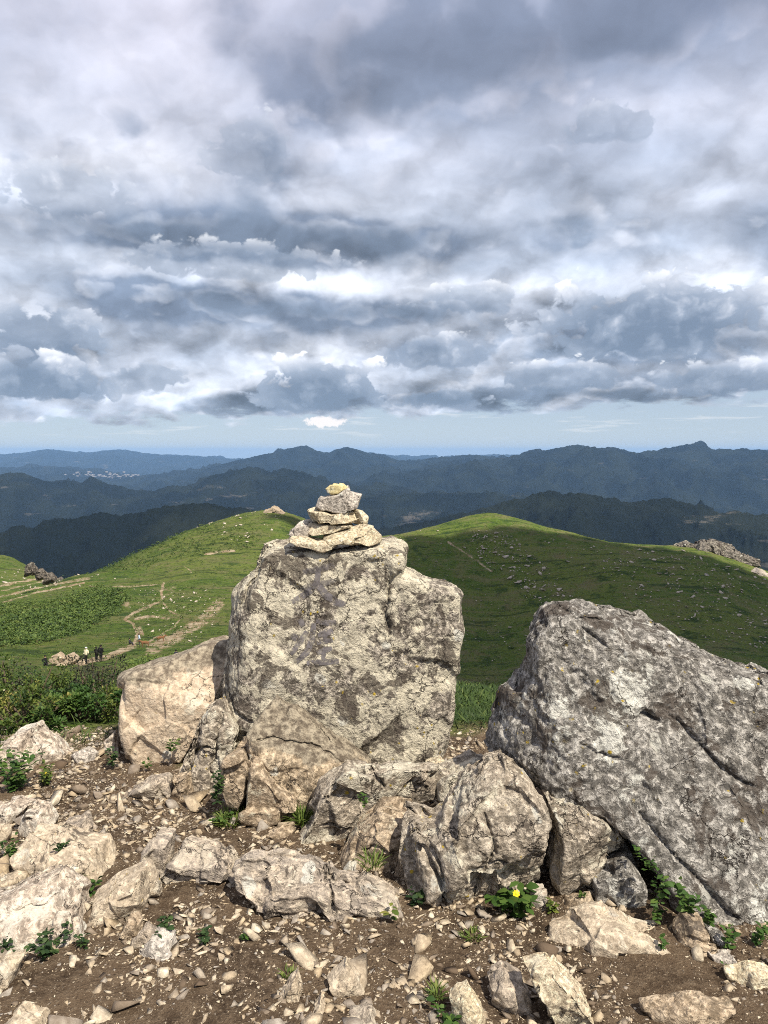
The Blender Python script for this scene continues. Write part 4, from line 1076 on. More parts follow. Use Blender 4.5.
def knoll_grass():
    rg = np.random.default_rng(8)
    Ps, Dv, L, W = [], [], [], []
    for (r0, r1, n, h, w, a0, a1) in ((4.4, 9, 42000, .075, .006, -33, 22), (9, 16, 30000, .12, .014, -33, 20), (16, 32, 26000, .17, .03, -33, 18)):
        r = np.sqrt(rg.uniform(r0 ** 2, r1 ** 2, n)); a = np.radians(rg.uniform(a0, a1, n))
        x = r * np.sin(a); y = r * np.cos(a)
        k = fbm(P3(x, y), 1.1, 3, seed=51) + rg.uniform(-.5, .5, n) > np.where((a < -.33) & (r < 9), .30, -.25)
        x, y, r = x[k], y[k], r[k]
        Ps.append(P3(x, y, height(x, y))); m = len(x)
        Dv.append(np.stack([rg.normal(size=m) * .55, rg.normal(size=m) * .55, np.ones(m)], 1))
        L.append(h * rg.uniform(.5, 1.4, m) * (1 + .5 * fbm(P3(x, y), .9, 2, seed=52))); W.append(w * rg.uniform(.7, 1.4, m))
    P = np.concatenate(Ps); m = len(P)
    t = np.clip(.34 + .2 * rg.normal(size=m) + .75 * fbm(P, .9, 4, .6, seed=53), 0, 1)
    me = leaves_mesh('grass', P, np.concatenate(Dv), np.concatenate(L), np.concatenate(W), t, rg, .5)
    tag(link('grass', me, LM['turf']), kind='stuff')
knoll_grass()

# ------------------------------------------------------------------ far scatter on the hills
def pick(poly, n, rg, lo=50, hi=520, ok=None):
    k = np.where((TR > lo) & (TR < hi) & (TV[:, 1] > 0) & inpoly(TPX, TPY, poly))[0]
    if ok is not None: k = k[ok(k)]
    w = TR[k] ** 2 * np.gradient(TR)[0] if False else TR[k] ** 1.0
    # grid cells grow with distance; picking by screen area keeps the look even
    w = w / w.sum()
    return rg.choice(k, n, p=w)

def thicket():
    rg = np.random.default_rng(15)
    P, Dv, L, W, T = [], [], [], [], []
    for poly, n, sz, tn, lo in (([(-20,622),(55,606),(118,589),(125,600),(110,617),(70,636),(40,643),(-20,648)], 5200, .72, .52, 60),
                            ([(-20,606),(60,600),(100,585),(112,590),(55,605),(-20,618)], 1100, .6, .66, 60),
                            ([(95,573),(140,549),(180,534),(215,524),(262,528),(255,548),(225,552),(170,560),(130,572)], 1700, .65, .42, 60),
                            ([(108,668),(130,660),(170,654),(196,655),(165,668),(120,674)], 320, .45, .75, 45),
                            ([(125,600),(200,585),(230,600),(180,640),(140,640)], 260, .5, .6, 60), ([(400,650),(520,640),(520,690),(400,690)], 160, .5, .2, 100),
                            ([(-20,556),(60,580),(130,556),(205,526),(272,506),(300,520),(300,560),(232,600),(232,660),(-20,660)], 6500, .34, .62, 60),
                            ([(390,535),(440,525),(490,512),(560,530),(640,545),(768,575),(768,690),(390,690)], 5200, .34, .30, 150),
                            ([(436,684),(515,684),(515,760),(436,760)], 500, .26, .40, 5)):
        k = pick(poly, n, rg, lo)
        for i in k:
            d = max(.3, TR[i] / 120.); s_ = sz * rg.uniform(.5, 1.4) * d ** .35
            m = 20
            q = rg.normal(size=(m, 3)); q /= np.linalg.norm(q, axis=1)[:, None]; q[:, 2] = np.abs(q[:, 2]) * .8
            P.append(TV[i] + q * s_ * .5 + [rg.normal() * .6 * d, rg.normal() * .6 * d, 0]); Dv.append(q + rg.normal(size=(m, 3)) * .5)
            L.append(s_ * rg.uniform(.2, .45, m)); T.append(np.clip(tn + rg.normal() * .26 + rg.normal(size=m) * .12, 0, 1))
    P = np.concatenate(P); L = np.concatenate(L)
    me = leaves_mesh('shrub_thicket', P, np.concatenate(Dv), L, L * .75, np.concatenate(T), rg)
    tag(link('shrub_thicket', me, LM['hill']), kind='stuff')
thicket()

def hill_rocks():
    rg = np.random.default_rng(23)
    shapes = [chip_shape(14, rg, 1.5) for _ in range(8)]
    protos = []
    for V, Fa in shapes:
        me = mesh_np('hillside_rock', V, Fa, smooth=False); me.materials.append(M['pale']); protos.append(me)
    fields = (([(395,535),(440,525),(480,535),(520,640),(480,690),(400,680)], 14, .6, 'right', 140), ([(468,532),(500,528),(540,560),(575,600),(560,620),(520,590),(480,560)], 46, .9, 'right', 420), ([(600,560),(690,555),(768,580),(768,650),(700,640),(620,600)], 44, .9, 'right', 420),
              ([(540,530),(620,548),(700,552),(690,575),(600,575),(560,560)], 22, .8, 'right', 70), ([(440,560),(520,600),(530,660),(470,640),(430,600)], 10, .5, 'right', 70),
              ([(195,525),(265,510),(290,520),(285,545),(205,552)], 30, .7, 'left', 60), ([(125,590),(210,590),(215,640),(150,645)], 16, .5, 'left', 160),
              ([(0,590),(80,570),(130,580),(60,592),(0,600)], 14, .5, 'left', 120), ([(-10,560),(30,566),(60,586),(20,592),(-10,580)], 12, .8, 'left', 60))
    first = None
    Vs, Fs, T, base = [], [], [], 0
    for poly, n, sz, side, nst in fields:
        for i in pick(poly, n, rg, 60):
            s_ = sz * rg.uniform(.7, 1.9) * (TR[i] / 400) ** .6
            if first is None: o = first = link('hillside_rock', protos[0])
            else:
                o = first.copy(); o.data = protos[rg.integers(8)]; COL.objects.link(o)
            o.location = TV[i] + [0, 0, s_ * .2]; o.scale = (s_, s_, s_ * 1.1); o.rotation_euler = (rg.normal() * .3, rg.normal() * .3, rg.uniform(0, 6.28))
            if side == 'right': tag(o, 'small pale rock scattered with others on the dark slope of the right hill', 'rock', 'pale rocks on the right hill')
            else: tag(o, 'small pale rock scattered with others on the sunlit grass of the left hill', 'rock', 'pale rocks on the left hill')
        for i in pick(poly, nst, rg, 60):
            V, Fa = shapes[rg.integers(8)]; s_ = sz * rg.uniform(.3, .85) * (TR[i] / 400) ** .6
            Vs.append((V * s_) @ rand_rot(rg, .4).T + TV[i] + [rg.normal(), rg.normal(), s_ * .2]); Fs.append(Fa + base); base += len(V)
    me = mesh_np('scattered_stones', np.concatenate(Vs), np.concatenate(Fs), smooth=False)
    tag(link('scattered_stones', me, M['pale']), kind='stuff')
hill_rocks()
M['crag'] = rock_mat('dark_crag', (.10, .085, .07), (.13, .11, .09), (.22, .19, .15), pale=.2, dark=.6, yellow=0, s=.06, bump=1., grain=1.)
M['craggy'] = rock_mat('outcrop_stone', (.15, .13, .11), (.18, .155, .125), (.28, .25, .21), pale=.35, dark=.7, yellow=0, s=.05, bump=1., grain=1.)
make_rock('rock_outcrop', [(690,550),(697,543),(706,540),(716,540),(726,543),(735,549),(744,553),(752,558),(758,566),(745,570),(728,562),(708,560),(694,558)], Y=428, mat='craggy', lvl=7, sc=40, df=9, db=9, nf=3, plates=60, plate_amp=.06, rough=2.2,
          label='craggy grey rock outcrop on the crest of the right hill', cat='rock outcrop')
make_rock('rock_outcrop', [(670,552),(676,545),(684,541),(690,542),(697,548),(694,555),(680,557)], Y=432, mat='craggy', lvl=6, sc=30, df=5, db=5, nf=3, plates=50, plate_amp=.06, rough=2.2, label='pale broken rocks left of the craggy outcrop on the right hill', cat='rock outcrop')
make_rock('rock_outcrop', [(752,572),(758,568),(764,570),(768,577),(760,580)], Y=400, mat='pale', lvl=5, sc=15, df=3, db=3, label='small pale outcrop under the right end of the craggy outcrop', cat='rock outcrop')
make_rock('rock_outcrop', [(698,578),(706,573),(714,577),(712,585),(702,586)], Y=380, mat='boulder', lvl=5, sc=15, df=3, db=3, label='grey rock lump on the slope below the craggy outcrop', cat='rock outcrop')
make_rock('rock_outcrop', [(260,515),(266,510),(274,506),(281,509),(287,515),(280,520),(266,520)], Y=369, mat='tan', lvl=6, sc=25, df=5, db=5, nf=3, plates=40, plate_amp=.05, rough=2, label='brown rocky knob on the summit of the left hill', cat='rock outcrop')
for q, (x0, y0, w0, h0, lb) in enumerate(((31, 567, 10, 9, 'uppermost of the dark crags on the slope at far left'), (41, 572, 9, 9, 'second dark crag down the slope at far left'),
                                          (50, 576, 10, 8, 'middle dark crag down the slope at far left'), (60, 581, 9, 8, 'fourth dark crag down the slope at far left'), (69, 586, 9, 7, 'lowest of the dark crags on the slope at far left'))):
    make_rock('crag', [(x0 - w0 * .6, y0 + h0), (x0 - w0 * .45, y0), (x0 - w0 * .1, y0 - h0 * .5), (x0 + w0 * .2, y0 - h0 * .2), (x0 + w0 * .5, y0 + h0 * .2), (x0 + w0 * .65, y0 + h0)], Y=300 - q * 5, mat='crag', lvl=5, sc=15, df=2.5, db=2.5, nf=3, plates=20, plate_amp=.08, rough=2., label=lb, cat='rock outcrop', group='dark crags at far left')
for q, (pts, lb) in enumerate((([(47,663),(52,656),(60,652),(66,658),(64,665)], 'cream rock beside the seated person'), ([(62,664),(66,656),(73,652),(80,659),(77,665)], 'largest cream rock in the pile left of the person in white'),
                               ([(76,664),(82,659),(88,661),(89,665)], 'low cream rock at the feet of the person in white'), ([(52,668),(60,663),(68,667),(62,671)], 'front cream rock of the pile below the seated person'))):
    make_rock('rock', pts, Y=79 - q * .4, mat='tan', lvl=5, sc=5, df=.5, db=.6, nf=4, label=lb, cat='rock', group='rock pile by the path')

# ------------------------------------------------------------------ people and animals on the path
def cloth_mat(name, c): return flat_mat(name, c, .9)
CL = {'black': cloth_mat('black_cloth', (.012, .012, .014)), 'white': cloth_mat('white_cloth', (.75, .74, .70)), 'cream': cloth_mat('cream_cloth', (.70, .64, .45)), 'blue': cloth_mat('pale_blue_cloth', (.48, .58, .70)),
      'skin': cloth_mat('skin', (.45, .29, .20)), 'hair': cloth_mat('black_hair', (.012, .010, .009)), 'brown': cloth_mat('brown_coat', (.17, .085, .04)), 'dark': cloth_mat('dark_cloth', (.03, .03, .04))}

def skin_mesh(name, verts, edges, radii, lvl=1):
    me = bpy.data.meshes.new(name); me.from_pydata(verts, edges, [])
    o = bpy.data.objects.new(name, me); COL.objects.link(o)
    o.modifiers.new('skin', 'SKIN')
    for v, r in zip(me.skin_vertices[0].data, radii): v.radius = (r, r) if not hasattr(r, '__len__') else r
    me.skin_vertices[0].data[0].use_root = True
    sub = o.modifiers.new('sub', 'SUBSURF'); sub.levels = lvl
    dg = bpy.context.evaluated_depsgraph_get(); dg.update()
    m2 = bpy.data.meshes.new_from_object(o.evaluated_get(dg))
    bpy.data.objects.remove(o); bpy.data.meshes.remove(me)
    m2.name = name; m2.polygons.foreach_set('use_smooth', np.ones(len(m2.polygons), bool))
    return m2

def person(px, py, D, yaw, top, bottom, head, label, pose='stand', H=1.72, hat=None):
    p = at(px, py, D); x, y = p[0], p[1]; z = h1(x, y)
    e = None
    s = H / 1.72
    if pose == 'sit':
        V = [(0, 0, .28), (0, .02, .5), (0, .05, .76), (0, .03, .88), (0, .0, 1.0), (.09, 0, .27), (.13, -.40, .40), (.12, -.48, .04), (.12, -.6, .03), (-.09, 0, .27), (-.13, -.40, .40), (-.12, -.48, .04), (-.12, -.6, .03),
             (.19, .04, .73), (.25, -.08, .48), (.16, -.32, .42), (-.19, .04, .73), (-.25, -.08, .48), (-.16, -.32, .42)]
    else:
        st = {'stand': .03, 'walk': .17}[pose]
        V = [(0, 0, .95), (0, 0, 1.18), (0, .01, 1.40), (0, 0, 1.50), (0, -.02, 1.62), (.09, 0, .90), (.10, -st, .50), (.10, -st * .4 + .02, .08), (.11, -st - .12, .04), (-.09, 0, .90), (-.10, st * .6, .50), (-.10, st * 1.4, .08), (-.11, st - .10, .04),
             (.20, .01, 1.40), (.26, .02, 1.13), (.22, -.14, .95), (-.20, .01, 1.40), (-.26, .02, 1.13), (-.20, -.16, 1.0)]
    E = [(0, 1), (1, 2), (2, 3), (3, 4), (0, 5), (5, 6), (6, 7), (7, 8), (0, 9), (9, 10), (10, 11), (11, 12), (2, 13), (13, 14), (14, 15), (2, 16), (16, 17), (17, 18)]
    Rd = [.16, .15, .15, .06, .105, .10, .075, .05, .045, .10, .075, .05, .045, .075, .055, .045, .075, .055, .045]
    me = skin_mesh('person', [tuple(k * s for k in v) for v in V], E, [r * s for r in Rd], 2)
    for m_ in (CL[top], CL[bottom], CL['skin']): me.materials.append(m_)
    hip = (.42 if pose == 'sit' else .95) * s; neck = (.90 if pose == 'sit' else 1.51) * s
    for f in me.polygons:
        c = f.center
        f.material_index = 2 if c.z > neck else (1 if (c.z < hip and (pose != 'sit' or c.y < -.12 or c.z < .3)) and abs(c.x) < .2 * s else 0)
    o = bpy.data.objects.new('person', me); COL.objects.link(o); o.location = (x, y, z - .02); o.rotation_euler = (0, 0, yaw)
    tag(o, label, 'person', 'people on the path')
    hc = mathutils.Vector(V[4]) * s
    bm = bmesh.new(); bmesh.ops.create_uvsphere(bm, u_segments=16, v_segments=10, radius=.125 * s)
    for v in list(bm.verts):
        if v.co.z < -.06 * s or (v.co.y < -.06 * s and v.co.z < .03 * s): bm.verts.remove(v)
    hm = bpy.data.meshes.new('hair'); bm.to_mesh(hm); bm.free()
    h = link('cap' if hat else 'hair', hm, CL[hat or 'hair'], o); h.location = hc + mathutils.Vector((0, .012, .02)) * s
    # face: nose, eyes and mouth, small as they are here
    bm = bmesh.new()
    for (fx, fy, fz, r) in ((0, -.115, -.01, .016), (.038, -.10, .015, .011), (-.038, -.10, .015, .011)):
        bmesh.ops.create_icosphere(bm, subdivisions=1, radius=r * s, matrix=mathutils.Matrix.Translation((fx * s, fy * s, fz * s)))
    fm_ = bpy.data.meshes.new('face'); bm.to_mesh(fm_); bm.free()
    link('face', fm_, CL['skin'], o).location = hc
    return o
person(45.5, 666, 77, R(25), 'black', 'black', 'hair', 'person in black sitting at the left end of the rock pile', 'sit', 1.85)
person(86.5, 661, 78, R(-20), 'cream', 'black', 'hair', 'person in white cap, cream jacket and black trousers striding on the path', 'walk', 1.72, 'white')
person(96.5, 658, 78.5, R(160), 'black', 'black', 'hair', 'slimmer person in black standing left in the pair', 'stand', 1.58)
person(101, 658.5, 78, R(170), 'black', 'black', 'hair', 'broader taller person in black standing right in the pair', 'stand', 1.76)
person(130, 652, 100, R(90), 'dark', 'dark', 'hair', 'small far person in dark clothes standing on the grass left of the trail', 'sit', 1.5)
person(130.5, 655, 104, R(120), 'blue', 'dark', 'hair', 'far person in pale blue top beside the brown animals', 'stand', 1.7) if False else person(139.5, 655, 100, R(120), 'blue', 'dark', 'hair', 'far person in pale blue top beside the brown animals', 'stand', 1.6)
person(176, 655, 70, R(200), 'dark', 'dark', 'hair', 'dark figure behind the top edge of the pinkish block', 'stand', 1.2)
person(196.5, 648, 74, R(150), 'dark', 'dark', 'hair', 'dark figure standing near the upper right end of the pinkish block', 'stand', 1.3)

def animal(px, py, D, yaw, s, label):
    p = at(px, py, D); z = h1(p[0], p[1])
    V = [(0, 0, .72), (.45, 0, .74), (-.42, 0, .74), (.62, 0, .92), (.80, 0, 1.02), (1.02, 0, .90)]
    E = [(0, 1), (0, 2), (1, 3), (3, 4), (4, 5)]
    Rd = [.23, .20, .20, .12, .10, .06]
    for sx, par in ((.42, 1), (-.42, 2)):
        for sy in (.12, -.12):
            b = len(V)
            if sx > 0: V += [(sx, sy, .52), (sx + .02, sy, .28), (sx, sy, .02)]
            else: V += [(sx + .04, sy, .54), (sx - .08, sy, .30), (sx - .02, sy, .02)]
            E += [(par, b), (b, b + 1), (b + 1, b + 2)]; Rd += [.10, .05, .045]
    b = len(V); V += [(-.66, 0, .70), (-.72, 0, .45)]; E += [(2, b), (b, b + 1)]; Rd += [.035, .03]
    me = skin_mesh('grazing_animal', [tuple(k * s for k in v) for v in V], E, [r * s for r in Rd], 2)
    me.materials.append(CL['brown'])
    o = bpy.data.objects.new('grazing_animal', me); COL.objects.link(o); o.location = (p[0], p[1], z); o.rotation_euler = (0, 0, yaw)
    tag(o, label, 'animal', 'brown animals on the path')
    bm = bmesh.new()
    for sy in (.07, -.07): bmesh.ops.create_cone(bm, segments=8, radius1=.04 * s, radius2=.005, depth=.12 * s, cap_ends=True, matrix=mathutils.Matrix.Translation((.78 * s, sy * s, 1.14 * s)))
    em = bpy.data.meshes.new('ears'); bm.to_mesh(em); bm.free(); link('ears', em, CL['brown'], o)
animal(145.5, 655, 98, R(200), .85, 'brown four-legged animal right next to the person in pale blue')
animal(161, 650, 108, R(15), .85, 'brown four-legged animal standing apart, right of the person in pale blue')
# weathered pole lying on the crest behind the block
def pole():
    a = at(184, 655.5, 5.2); b = at(203, 647.5, 5.0)
    a = mathutils.Vector(a); b = mathutils.Vector(b); v = b - a
    bm = bmesh.new()
    bmesh.ops.create_cone(bm, segments=10, radius1=.009, radius2=.006, depth=v.length, cap_ends=True)
    bmesh.ops.subdivide_edges(bm, edges=[e for e in bm.edges if abs(e.verts[0].co.z - e.verts[1].co.z) > .05], cuts=6)
    for q in bm.verts: q.co.x += .006 * math.sin(q.co.z * 40); q.co.y += .004 * math.cos(q.co.z * 55)
    me = bpy.data.meshes.new('stick'); bm.to_mesh(me); bm.free()
    o = link('stick', me, flat_mat('dry_wood', (.42, .36, .27))); o.location = (a + b) / 2; o.rotation_euler = v.to_track_quat('Z', 'Y').to_euler()
    tag(o, 'dry pale stick lying along the top of the pinkish block', 'stick')
pole()

# ------------------------------------------------------------------ unseen cumulus cloud added off to the right to shade the right hill
def unseen_shade_cloud(cx, cy, zc, rx, ry, rz, target):
    d, Fa = ico(7)
    V = d * np.array([rx, ry, rz])
    n = fbm(V, 1 / 90., 6, .55, seed=61); b = fbm(V, 1 / 55., 4, .55, seed=62, ridged=True)
    V = V * (1 + .55 * n - .22 * b)[:, None]
    V[:, 2] = np.maximum(V[:, 2], -.35 * rz + 6 * n)
    m, g, out = new_mat('shade_cloud_white'); finish(g, out, g.mix(g.noise(g.n('ShaderNodeTexCoord').outputs['Object'], .03, 5), (.72, .73, .75), (.84, .84, .85)), 1.)
    o = link('unseen_shade_cloud', mesh_np('unseen_shade_cloud', V, Fa), m, loc=(cx, cy, zc)); tag(o, kind='structure')
_sd = (math.sin(R(145)) * math.cos(R(54)), math.cos(R(145)) * math.cos(R(54)), math.sin(R(54)))
_k = 700 / _sd[2]
unseen_shade_cloud(96 + _sd[0] * _k, 342 + _sd[1] * _k, 650, 140, 108, 60, None)

# ------------------------------------------------------------------ distant town
def town():
    rg = np.random.default_rng(4)
    Vs, Fs = [], []
    cube = np.array([[x, y, z] for x in (-.5, .5) for y in (-.5, .5) for z in (0, 1)])
    qf = np.array([[0, 1, 3, 2], [4, 6, 7, 5], [0, 4, 5, 1], [2, 3, 7, 6], [1, 5, 7, 3], [0, 2, 6, 4]])
    for i in range(80):
        px = rg.normal(106, 20); py = 476.5 + .03 * (px - 108) + rg.normal() * 1.2
        c = at(px, py, 17200 + rg.uniform(-300, 300))
        s_ = np.array([rg.uniform(20, 70), rg.uniform(20, 40), rg.uniform(15, 45)])
        Fs.append(qf + 8 * len(Vs)); Vs.append(cube * s_ + c - [0, 0, 5])
    me = mesh_np('distant_town', np.concatenate(Vs), np.concatenate(Fs), smooth=False)
    tag(link('distant_town', me, flat_mat('pale_wall', (.24, .225, .22))), kind='stuff')
town()

# ------------------------------------------------------------------ mountains
def mountain_mat():
    m, g, out = new_mat('shade_darkened_forest')
    geo = g.n('ShaderNodeNewGeometry'); P = geo.outputs['Position']
    slope = g.n('ShaderNodeSeparateXYZ', i={'Vector': geo.outputs['True Normal']}).outputs[2]
    n1 = g.noise(P, .0022, 6, .62); n2 = g.noise(P, .018, 6, .65)
    col = g.mix(g.ss(n1, .4, .62), (.005, .008, .0085), (.013, .017, .0135))  # forest tones darkened to stand in for the shade of clouds
    col = g.mix(g.ss(n2, .45, .7, 0, .7), col, (.007, .010, .007))
    mp = g.n('ShaderNodeMapping', i={'Vector': P, 'Scale': (.002, .002, .012)})
    cl = g.m('MULTIPLY', g.ss(g.noise(mp.outputs[0], 1, 6, .65), .57, .66), g.ss(g.noise(P, .0012, 3, .5), .52, .64))
    cl = g.m('MULTIPLY', cl, g.ss(slope, .92, .72))
    col = g.mix(g.m('MULTIPLY', cl, .4), col, (.20, .175, .15))
    finish(g, out, col, .95, n2, .5, 25., .05)
    return m
MTN = mountain_mat()

def mountain(sil, D, front, back, relief, seed, zfloor, curve=1.3, jag=1.):
    """a real range: crest at distance D along a silhouette, flanks falling to the front and back"""
    xs = np.array([p[0] for p in sil], float); ys = np.array([p[1] for p in sil], float)
    nc = 760
    pxs = np.linspace(xs[0], xs[-1], nc)
    cy = pchip(xs, ys, pxs)
    zc = at(pxs, cy, D)[:, 2]
    tt = np.concatenate([-np.linspace(1, 0, 130) ** 1.25, np.linspace(0, 1, 34)[1:] ** 1.4])
    V = []
    tl = (pxs - 384) / F
    for t in tt:
        Dd = D + (front if t < 0 else back) * t
        V.append(np.stack([tl * Dd, np.full(nc, Dd), np.full(nc, t)], 1))
    V = np.concatenate(V)
    t = V[:, 2].copy(); col = np.tile(np.arange(nc), len(tt)); zcr = zc[col]
    V[:, 2] = 0
    fw = 1. / (front * .55)
    nz = fbm(V, fw, 6, .52, seed=seed, ridged=True); nz2 = fbm(V, fw * 2.7, 5, .55, seed=seed + 50, ridged=True)
    s = np.abs(t)
    prof = np.where(t < 0, 1 - s ** (1 / curve), 1 - s)
    z = zfloor + (zcr - zfloor) * np.clip(prof, 0, 1)
    env = sstep(s, 0.0, .28)
    z = z + relief * env * (1.0 * (nz - .36) + .5 * (nz2 - .28))
    z = z + jag * relief * (.085 * fbm(V, fw * 9, 5, .6, seed=seed + 80, ridged=True) + .03 * fbm(V, fw * 40, 3, .6, seed=seed + 81))
    V[:, 2] = z
    n = len(tt); idx = np.arange(n * nc).reshape(n, nc)
    Fa = np.stack([idx[:-1, :-1], idx[:-1, 1:], idx[1:, 1:], idx[1:, :-1]], -1).reshape(-1, 4)
    o = link('mountain_range', mesh_np('mountain_range', V, Fa), MTN)
    tag(o, kind='structure')
    return o

ZF = -1150
mountain([(-300,462),(0,455),(25,453),(50,450),(85,453),(120,450),(150,454),(190,456),(230,459),(300,462),(345,457),(372,454),(420,459),(470,456),(500,455),(560,455),(640,460),(720,455),(768,450),(1000,452)], 32000, 7000, 6000, 500, 1, ZF)
mountain([(-300,474),(0,471),(25,469),(50,467),(75,470),(100,476),(140,479),(180,478),(210,473),(240,472),(265,474),(290,478),(340,482),(1000,490)], 19000, 4500, 4000, 420, 2, ZF)
mountain([(-100,490),(120,486),(180,476),(220,466),(250,458),(280,452),(306,447),(318,452),(327,453),(345,448),(362,452),(385,459),(410,462),(440,458),(470,456),(500,459),(530,465),(560,478),(700,490)], 15500, 4200, 4000, 450, 3, ZF)
mountain([(200,500),(330,488),(400,476),(440,470),(475,463),(510,458),(545,452),(578,447),(596,450),(612,449),(632,454),(650,452),(672,449),(692,446),(706,449),(722,451),(745,450),(768,452),(900,446),(1100,455)], 12000, 4800, 4000, 520, 4, ZF)
mountain([(-300,480),(0,476),(22,474),(37,480),(52,484),(65,483),(78,485),(92,479),(106,485),(118,487),(135,492),(152,492),(172,488),(192,488),(210,478),(235,473),(252,470),(268,473),(283,471),(300,474),(318,480),(335,488),(370,492),(400,500),(480,512),(600,520)], 7800, 3300, 3000, 400, 5, ZF)
mountain([(300,515),(350,503),(380,498),(410,496),(434,495),(458,497),(484,493),(505,497),(524,502),(560,510),(650,520)], 6600, 2400, 2500, 320, 6, ZF)
mountain([(-300,560),(0,535),(15,528),(30,530),(45,522),(75,519),(100,515),(125,517),(150,511),(175,508),(200,506),(225,509),(245,511),(275,522),(310,535),(360,550),(460,570)], 2900, 1300, 1500, 190, 7, -900, curve=1.1)
mountain([(330,545),(400,528),(434,522),(460,515),(484,510),(505,504),(524,500),(540,495),(554,493),(568,496),(584,494),(600,499),(614,500),(626,505),(645,502),(664,500),(680,503),(694,507),(700,506),(710,512),(724,515),(735,513),(750,516),(768,517),(900,520),(1100,540)], 3600, 1500, 1800, 230, 8, -1000, curve=1.1)
# valley floor
me = mesh_np('valley', np.array([[-60000, -60000, -1200], [60000, -60000, -1200], [60000, 60000, -1200], [-60000, 60000, -1200]]), [[0, 1, 2, 3]])
tag(link('valley', me, MTN), kind='structure')

# ------------------------------------------------------------------ haze, world, sun, camera
def haze():
    z0, z1 = -1201., 260.
    m, g, out = new_mat('air_haze')
    v = g.n('ShaderNodeVolumePrincipled', i={'Color': (.34, .60, 1.0), 'Density': HAZE, 'Anisotropy': .0})
    v.inputs['Density Attribute'].default_value = ''
    g.nt.links.new(v.outputs[0], out.inputs[1])
    bm = bmesh.new(); bmesh.ops.create_cube(bm, size=1)
    for q in bm.verts: q.co = (q.co.x * 124000, q.co.y * 124000, z0 if q.co.z < 0 else z1)
    me = bpy.data.meshes.new('haze'); bm.to_mesh(me); bm.free()
    tag(link('haze', me, m), kind='stuff')
HAZE = 2.1e-5
haze()

